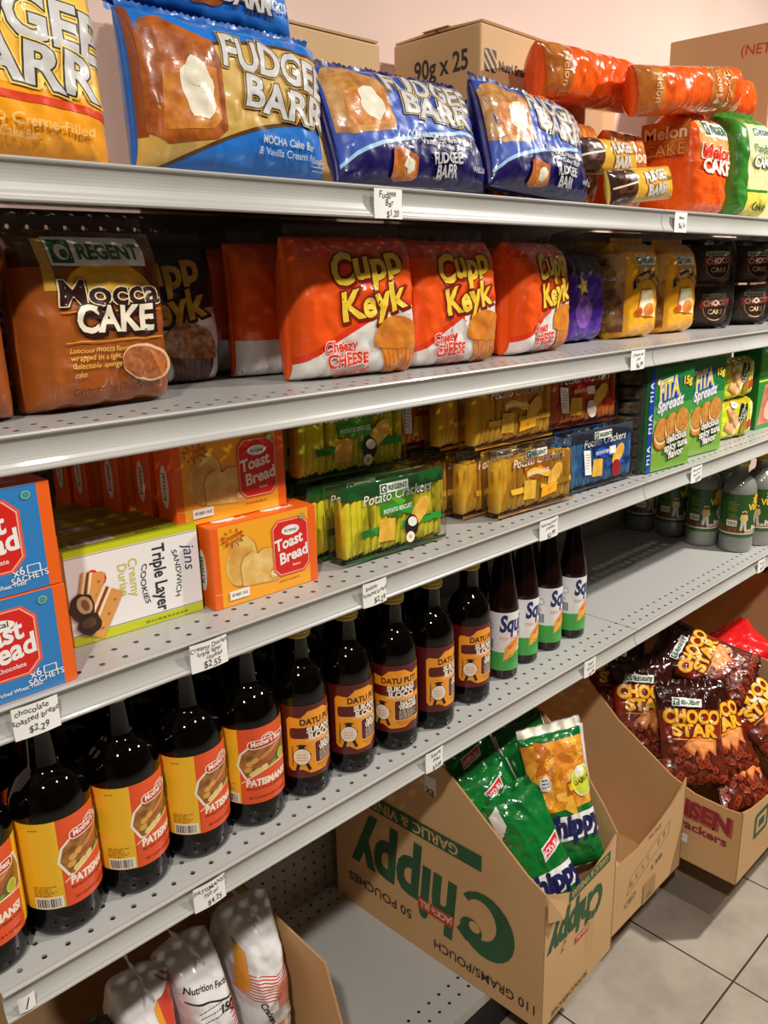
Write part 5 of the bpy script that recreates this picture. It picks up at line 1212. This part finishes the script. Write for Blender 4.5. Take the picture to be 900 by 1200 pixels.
for i, (l, c, n_, u_) in enumerate(chips):
    if i == 0: floppy('chip_bag', l, 'chip bag', W, H, T, CGR, ca, c, n_, u_, 51.3, g, sealm=CGR)
    elif first is None: first = floppy('chip_bag', l, 'chip bag', W, H, T, CGR, cb, c, n_, u_, 53.6, g, sealm=CGR)
    elif i in (3, 6): floppy('chip_bag', l, 'chip bag', W, H, T, CGR, cb, c, n_, u_, 51.3+i*3.7, g, sealm=CGR)
    else: facing(dup(first, l, (0, 0, 0)), c, n_, u_, H/2)
floppy('corn_chip_bag', 'orange and green corn chip bag at the right front of the carton', 'chip bag', .122, .235, .05, CGR, chip_art(True), (.924, -.034, .450), (-.46, -.80, .36), (.03, .20, .98), 71.9, g, sealm=film('#efe6d8'))
a = Art(); a.rect(-.05, -.07, .05, .07, film('#dcd9d6')); a.rect(-.05, -.07, .05, -.01, film('#c8202c')); a.text('Nutri', 0, .02, .03, film('#3a3a3a'), .02); a.fine(-.03, .0, .05, 2, film('#3a3a3a'))
floppy('snack_bag', 'small white and red bag standing in the empty carton', 'snack bag', .085, .21, .03, film('#dcd9d6'), a, (1.070, .040, .385), (-.5, -.8, .25), (.0, .2, 1), 75.2, None, .004)

# chocolate star snacks
CH = film('#2a0e0a', .18, .9, ('crinkle', 20, .4, .006), vary=('#38120b', 12, .35, .7)); CHR = film('#7a2212', .2, .8, vary=('#8f2c16', 20, .3, .7))
def choco_art():
    a = Art(); X, Y = .08, .105; go, go2 = film('#f0b62a'), film('#e08a1c')
    a.rect(-X, -Y, X, Y, CH); a.rect(-X, -Y*.10, X, Y*.52, CHR); a.rect(-X, -Y, X, -Y*.10, food('#6a2412', '#4a160b', 50))
    r = random.Random(9)
    ps = [(r.uniform(-X*.92, X*.92), r.uniform(-Y*.95, -Y*.22)) for k in range(46)]
    for i, (x, y) in enumerate(ps): a.ell(x, y, .0105, .0100, film('#3a120a', .2, .8), wob=.05, same=i > 0)
    for i, (x, y) in enumerate(ps): a.ell(x-.0005, y+.001, .0086, .0080, food('#9c3f22', '#74280f', 90), wob=.08, n=16, same=i > 0)
    for i, (x, y) in enumerate(ps): a.ell(x, y, .0018, .0018, film('#2a0c06'), n=8, same=i > 0)
    a.poly([(-X*.35, -Y*.22), (-X*.05, -Y*.42), (X*.05, -Y*.28), (X*.2, -Y*.5), (X*.4, -Y*.3), (X*.62, -Y*.42), (X*.66, -Y*.1), (X*.3, Y*.02), (-X*.1, -Y*.05)], film('#e0793a')); a.poly([(-X*.30, -Y*.2), (-X*.05, -Y*.36), (X*.08, -Y*.24), (X*.2, -Y*.42), (X*.38, -Y*.26), (X*.56, -Y*.34), (X*.58, -Y*.1), (X*.3, -Y*.02)], film('#f09a5a'))
    a.text('CHOCO', 0, Y*.24, .040, go, .03, ((.035, go2), (.06, film('#3a0e08'))), fit=.132, rot=-2); a.text('STAR', X*.02, -Y*.02, .036, go, .03, ((.035, go2), (.06, film('#3a0e08'))), fit=.100, rot=-2)
    a.line([(-X*.6, -Y*.08), (X*.6, -Y*.1)], .0015, go); regent(a, -X*.12, Y*.66, .066, -4)
    return a
g = 'chocolate snack bags in the lettered carton'
ca = choco_art(); W, H, T = .148, .21, .045; first = None
UD = (.26, .25, .93)
chocs = [('chocolate snack bag lying on top of the heap, star pieces towards the right', (1.580, .010, .470), (-.45, -.45, .77), (-.46, .52, .60)),
         ('chocolate snack bag standing at the left front behind the dark red lettering', (1.415, -.040, .368), (-.62, -.62, .48), UD),
         ('chocolate snack bag squeezed behind the standing left front one', (1.490, -.066, .358), (-.35, -.75, .5), (.05, .4, .9)),
         ('chocolate snack bag leaning at the right front of the heap', (1.605, -.110, .375), (-.45, -.6, .66), (-.28, .50, .8)),
         ('chocolate snack bag lying lowest at the front of the heap, its top hidden', (1.510, -.100, .290), (-.3, -.7, .65), (.30, .55, .7)),
         ('chocolate snack bag on the left side of the heap, half in shade', (1.415, .075, .385), (-.6, -.62, .5), UD),
         ('chocolate snack bag second from the back on the left, in shade', (1.43, .155, .420), (-.6, -.6, .5), UD),
         ('chocolate snack bag at the back left under the shelf lip', (1.46, .235, .440), (-.6, -.6, .5), (.2, .3, .93)),
         ('chocolate snack bag in the middle of the heap under the top one', (1.55, .055, .370), (-.4, -.7, .6), (.1, .45, .85)),
         ('chocolate snack bag at the right of the heap behind the leaning one', (1.64, -.03, .40), (-.3, -.5, .8), (-.2, .7, .6))]
for i, (l, c, n_, u_) in enumerate(chocs):
    if first is None: first = floppy('choco_bag', l, 'snack bag', W, H, T, CH, ca, c, n_, u_, 61.3, g)
    elif i in (1, 3): floppy('choco_bag', l, 'snack bag', W, H, T, CH, ca, c, n_, u_, 61.3+i*2.9, g)
    else: facing(dup(first, l, (0, 0, 0)), c, n_, u_, H/2)
RB = film('#d81c1e', .25, .6); a = Art(); a.rect(-.1, -.06, .1, .06, RB); a.text('ORIGINAL', -.03, .0, .018, CWH, .03)
floppy('snack_bag', 'bright red snack bag lying in the carton at the right edge', 'snack bag', .26, .13, .05, RB, a, (1.985, .12, .315), (-.35, -.3, .9), (.2, .8, .3), 78.4, None, .004)

# white cracker bags, narrow sides to the front
WB = film('#dedad8', .4, .3, ('crinkle', 20, .4, .008)); RS = film('#c8412c'); OS = film('#e0982c')
def white_art(v):
    a = Art(); X, Y = .041, .135
    a.rect(-X, -Y*1.1, X, Y*1.1, WB); a.xf = lambda p: (p[0], p[1]+(.036, .062, .050)[v])
    st = [(-X*.9+k*.0, 0) for k in range(1)]
    if v == 0:
        for k in range(9): a.line([(-X*.95, Y*(.28-.035*k)), (X*.2, Y*(.14-.030*k)), (X*.95, Y*(.24-.035*k))], .0016, RS, same=k > 0)
        a.poly([(X*.1, Y*.05), (X*.95, Y*.15), (X*.95, -Y*.2), (X*.1, -Y*.22)], film('#d98a72')); a.poly([(-X*.9, Y*.6), (-X*.7, Y*.5), (-X*.75, Y*.1), (-X*.95, Y*.0)], OS)
        a.poly([(-X*.5, -Y*.45), (X*.35, -Y*.38), (X*.1, -Y*.62), (-X*.4, -Y*.66)], food('#d99a5a', '#c07a3a', 60)); a.text('Crackers', -X*.4, -Y*.22, .012, INK, .03, rot=-70); a.fine(X*.45, -Y*.2, .018, 8, INK, .006, .0008)
    elif v == 1:
        a.text('Nutrition Facts', -X*.05, Y*.26, .0125, INK, .02, rot=-18, fit=.066); a.line([(-X*.8, Y*.24), (X*.7, Y*.06)], .0022, INK); a.fine(-X*.6, Y*.10, .045, 3, INK, .007, .0011); a.text('150', X*.35, -Y*.02, .016, INK, .04, rot=-15)
        a.fine(-X*.75, -Y*.16, .05, 9, INK, .0085, .0011)
        for k in range(9): a.line([(X*.45, -Y*(.02+.04*k)), (X*.95, Y*(.06-.04*k))], .0016, RS, same=k > 0)
    else:
        a.poly([(X*.25, Y*.55), (X*.95, Y*.62), (X*.95, -Y*.35), (X*.55, -Y*.2)], RS); a.poly([(X*.12, Y*.5), (X*.3, Y*.56), (X*.62, -Y*.22), (X*.45, -Y*.18)], OS); a.text('shi', X*.65, -Y*.34, .02, RS, .03, rot=70)
        for k in range(7): a.line([(X*.4, Y*(.95-.04*k)), (X*.95, Y*(.88-.05*k))], .0016, RS, same=k > 0)
        a.text('Nutrition', -X*.6, -Y*.3, .014, INK, .03, rot=-80)
    return a
g = 'white cracker bags in the bottom left carton'
for v, x, y, l in ((0, .377, .170, 'white cracker bag beside the carton wall, red stripes across its side'), (1, .289, .165, 'white cracker bag with nutrition print, second from the carton wall'), (2, .188, .160, 'white cracker bag with a red and orange badge, third from the carton wall')):
    t = thing('cracker_bag', l, 'cracker bag', (x, y, ZD+.013), (-2, (2, -2, 3)[v], (-4, 3, -6)[v]), g)
    pack_mesh(pillow(.080, .29, .17, 4.5, 1.6, 7, seed=81+v*3.3, wr=.005, pin=.03), .080, .29, WB, white_art(v), 36, 44, .006, parent=t)
    o = seal('top_seal', .11, .284, .010, WB, t, v, .002, False); o.rotation_euler = (0, 0, rad(90))
TB = film('#5a5140', .3, .5, vary=('#3a4a2c', 14, .4, .6)); a = Art(); X, Y = .045, .125
a.rect(-X, -Y, X, Y, TB); a.rect(X*.1, -Y, X, Y*.55, film('#1f6a7a')); a.ell(X*.2, Y*.45, .012, .010, film('#e0b83a')); a.poly([(-X*.9, Y*.3), (0, Y*.4), (-X*.1, -Y*.2), (-X*.9, -Y*.3)], film('#bdb6a4')); a.line([(-X*.1, Y*.9), (0, -Y*.4)], .005, film('#cfcac0'))
t = thing('cracker_bag', 'teal and green patterned snack bag left of the white bags', 'cracker bag', (.108, .155, ZD+.013), (-3, 2, 8)); pack_mesh(pillow(.092, .25, .16, 3.5, 1.7, 7, seed=93, wr=.006), .092, .25, TB, a, 34, 40, .007, parent=t); seal('top_seal', .07, .245, .016, TB, t, 5)
t = thing('cracker_bag', 'grey clear-film snack bag at the far bottom left corner', 'cracker bag', (.008, .155, ZD+.013), (-3, 0, -4)); pack_mesh(pillow(.09, .24, .16, 3.5, 1.7, 7, seed=95, wr=.006), .09, .24, film('#8d857a', .25, .8), None, 34, 40, parent=t); seal('top_seal', .07, .235, .016, clear_film(alpha=.8), t, 6)

# ------------------------------------------------------------------ hand-written price slips in the shelf fronts
PEN = paper('#1c1a1e', .5)
def price_slip(label, x, z, w, lines, tilt=0, h=.0335):
    t = MB(); n = 8; vs = []; fs = []
    def S(u, v):
        k = u/w; return Vector((u, -.0030-.0022*math.cos(k*PI*.9)-.0006*math.sin(v*90), v-.0010)), Vector((0, -1, 0))
    for j in range(3):
        for i in range(n+1): vs.append(S(-w/2+w*i/n, -h*j/2)[0])
    for j in range(2):
        for i in range(n): k = j*(n+1)+i; fs.append([k, k+n+1, k+n+2, k+1])
    t.add(vs, fs, NOTE)
    a = Art()
    for s, u, v, size in lines: a.text(s, u*w, -v*h, size, PEN, .002, rot=4, shear=.12, jit=.12, sx=.92)
    a.onto(t, S, .004, (-w/2, -h, w/2, 0), .0003, .0001, False)
    o = t.build('price_slip', None); tag(o, label, 'price tag', (x, 0, z), (0, tilt, 0), 'hand-written price slips')
    return o
price_slip('white price slip below the leaning purple pouch on the top shelf', .556, Z1, .046, (('Fudgee', -.05, .30, .0105), ('Bar', .0, .58, .0105), ('$1.20', .12, .92, .0105)))
price_slip('small white price slip at the right end of the top shelf front', 1.276, Z1, .044, (('Melon', .0, .35, .008), ('$6.29', .05, .8, .012)))
price_slip('white price slip on the second shelf front below the yellow packs', 1.156, Z2, .046, (('Cheese cake', 0, .28, .0075), ('cake', .0, .5, .0075), ('$6.99', .1, .88, .0115)))
price_slip('white price slip under the blue toast boxes at the left', .073, Z3, .044, (('chocolate', -.08, .24, .0090), ('toasted bread', .0, .50, .0088), ('$2.29', .02, .86, .0095)))
price_slip('white price slip under the cookie boxes', .264, Z3, .047, (('Creamy Durian', .0, .24, .0082), ('triple layer', .0, .44, .0078), ('cookies', .12, .62, .0075), ('$2.55', .05, .92, .0110)))
price_slip('white price slip on the third shelf under the orange toast box', .516, Z3, .042, (('butter', -.15, .28, .0085), ('toasted bread', .0, .52, .0080), ('$2.29', .18, .90, .0105)))
price_slip('white price slip under the yellow cracker packs', .905, Z3, .050, (('Assorted potato', .0, .28, .0072), ('crackers', .05, .52, .0080), ('$2.99', .1, .90, .0110)))
price_slip('white price slip under the green biscuit pack', 1.418, Z3, .046, (('Fita spreadz', 0, .28, .0075), ('spicy tuna', .0, .55, .0075), ('$3.89', .1, .9, .0105)))
price_slip('white price slip under the fish sauce bottles', .236, Z4, .043, (('PATISMANSI', .0, .30, .0085), ('750 ml', .02, .55, .0078), ('$4.25', .12, .90, .0098)))
price_slip('white price slip under the burgundy-labelled vinegar', .628, Z4, .038, (('Sukang', .05, .28, .0085), ('Iloko', .1, .55, .0085), ('$3.00', .1, .90, .0095)))
price_slip('white price slip under the slim white-labelled bottles', 1.050, Z4, .038, (('Squid', .0, .32, .0085), ('fish sauce', .05, .60, .0070), ('$3.99', .1, .92, .0085)))
price_slip('white price slip at the right edge under the clear vinegar bottles', 1.812, Z4, .042, (('Vinegar', .0, .40, .008), ('$4.49', .05, .8, .010)))
o = price_slip('blank white slip with one pen stroke at the bottom left shelf corner', .021, Z4-.008, .0165, (('/', 0, .82, .018),), h=.019)
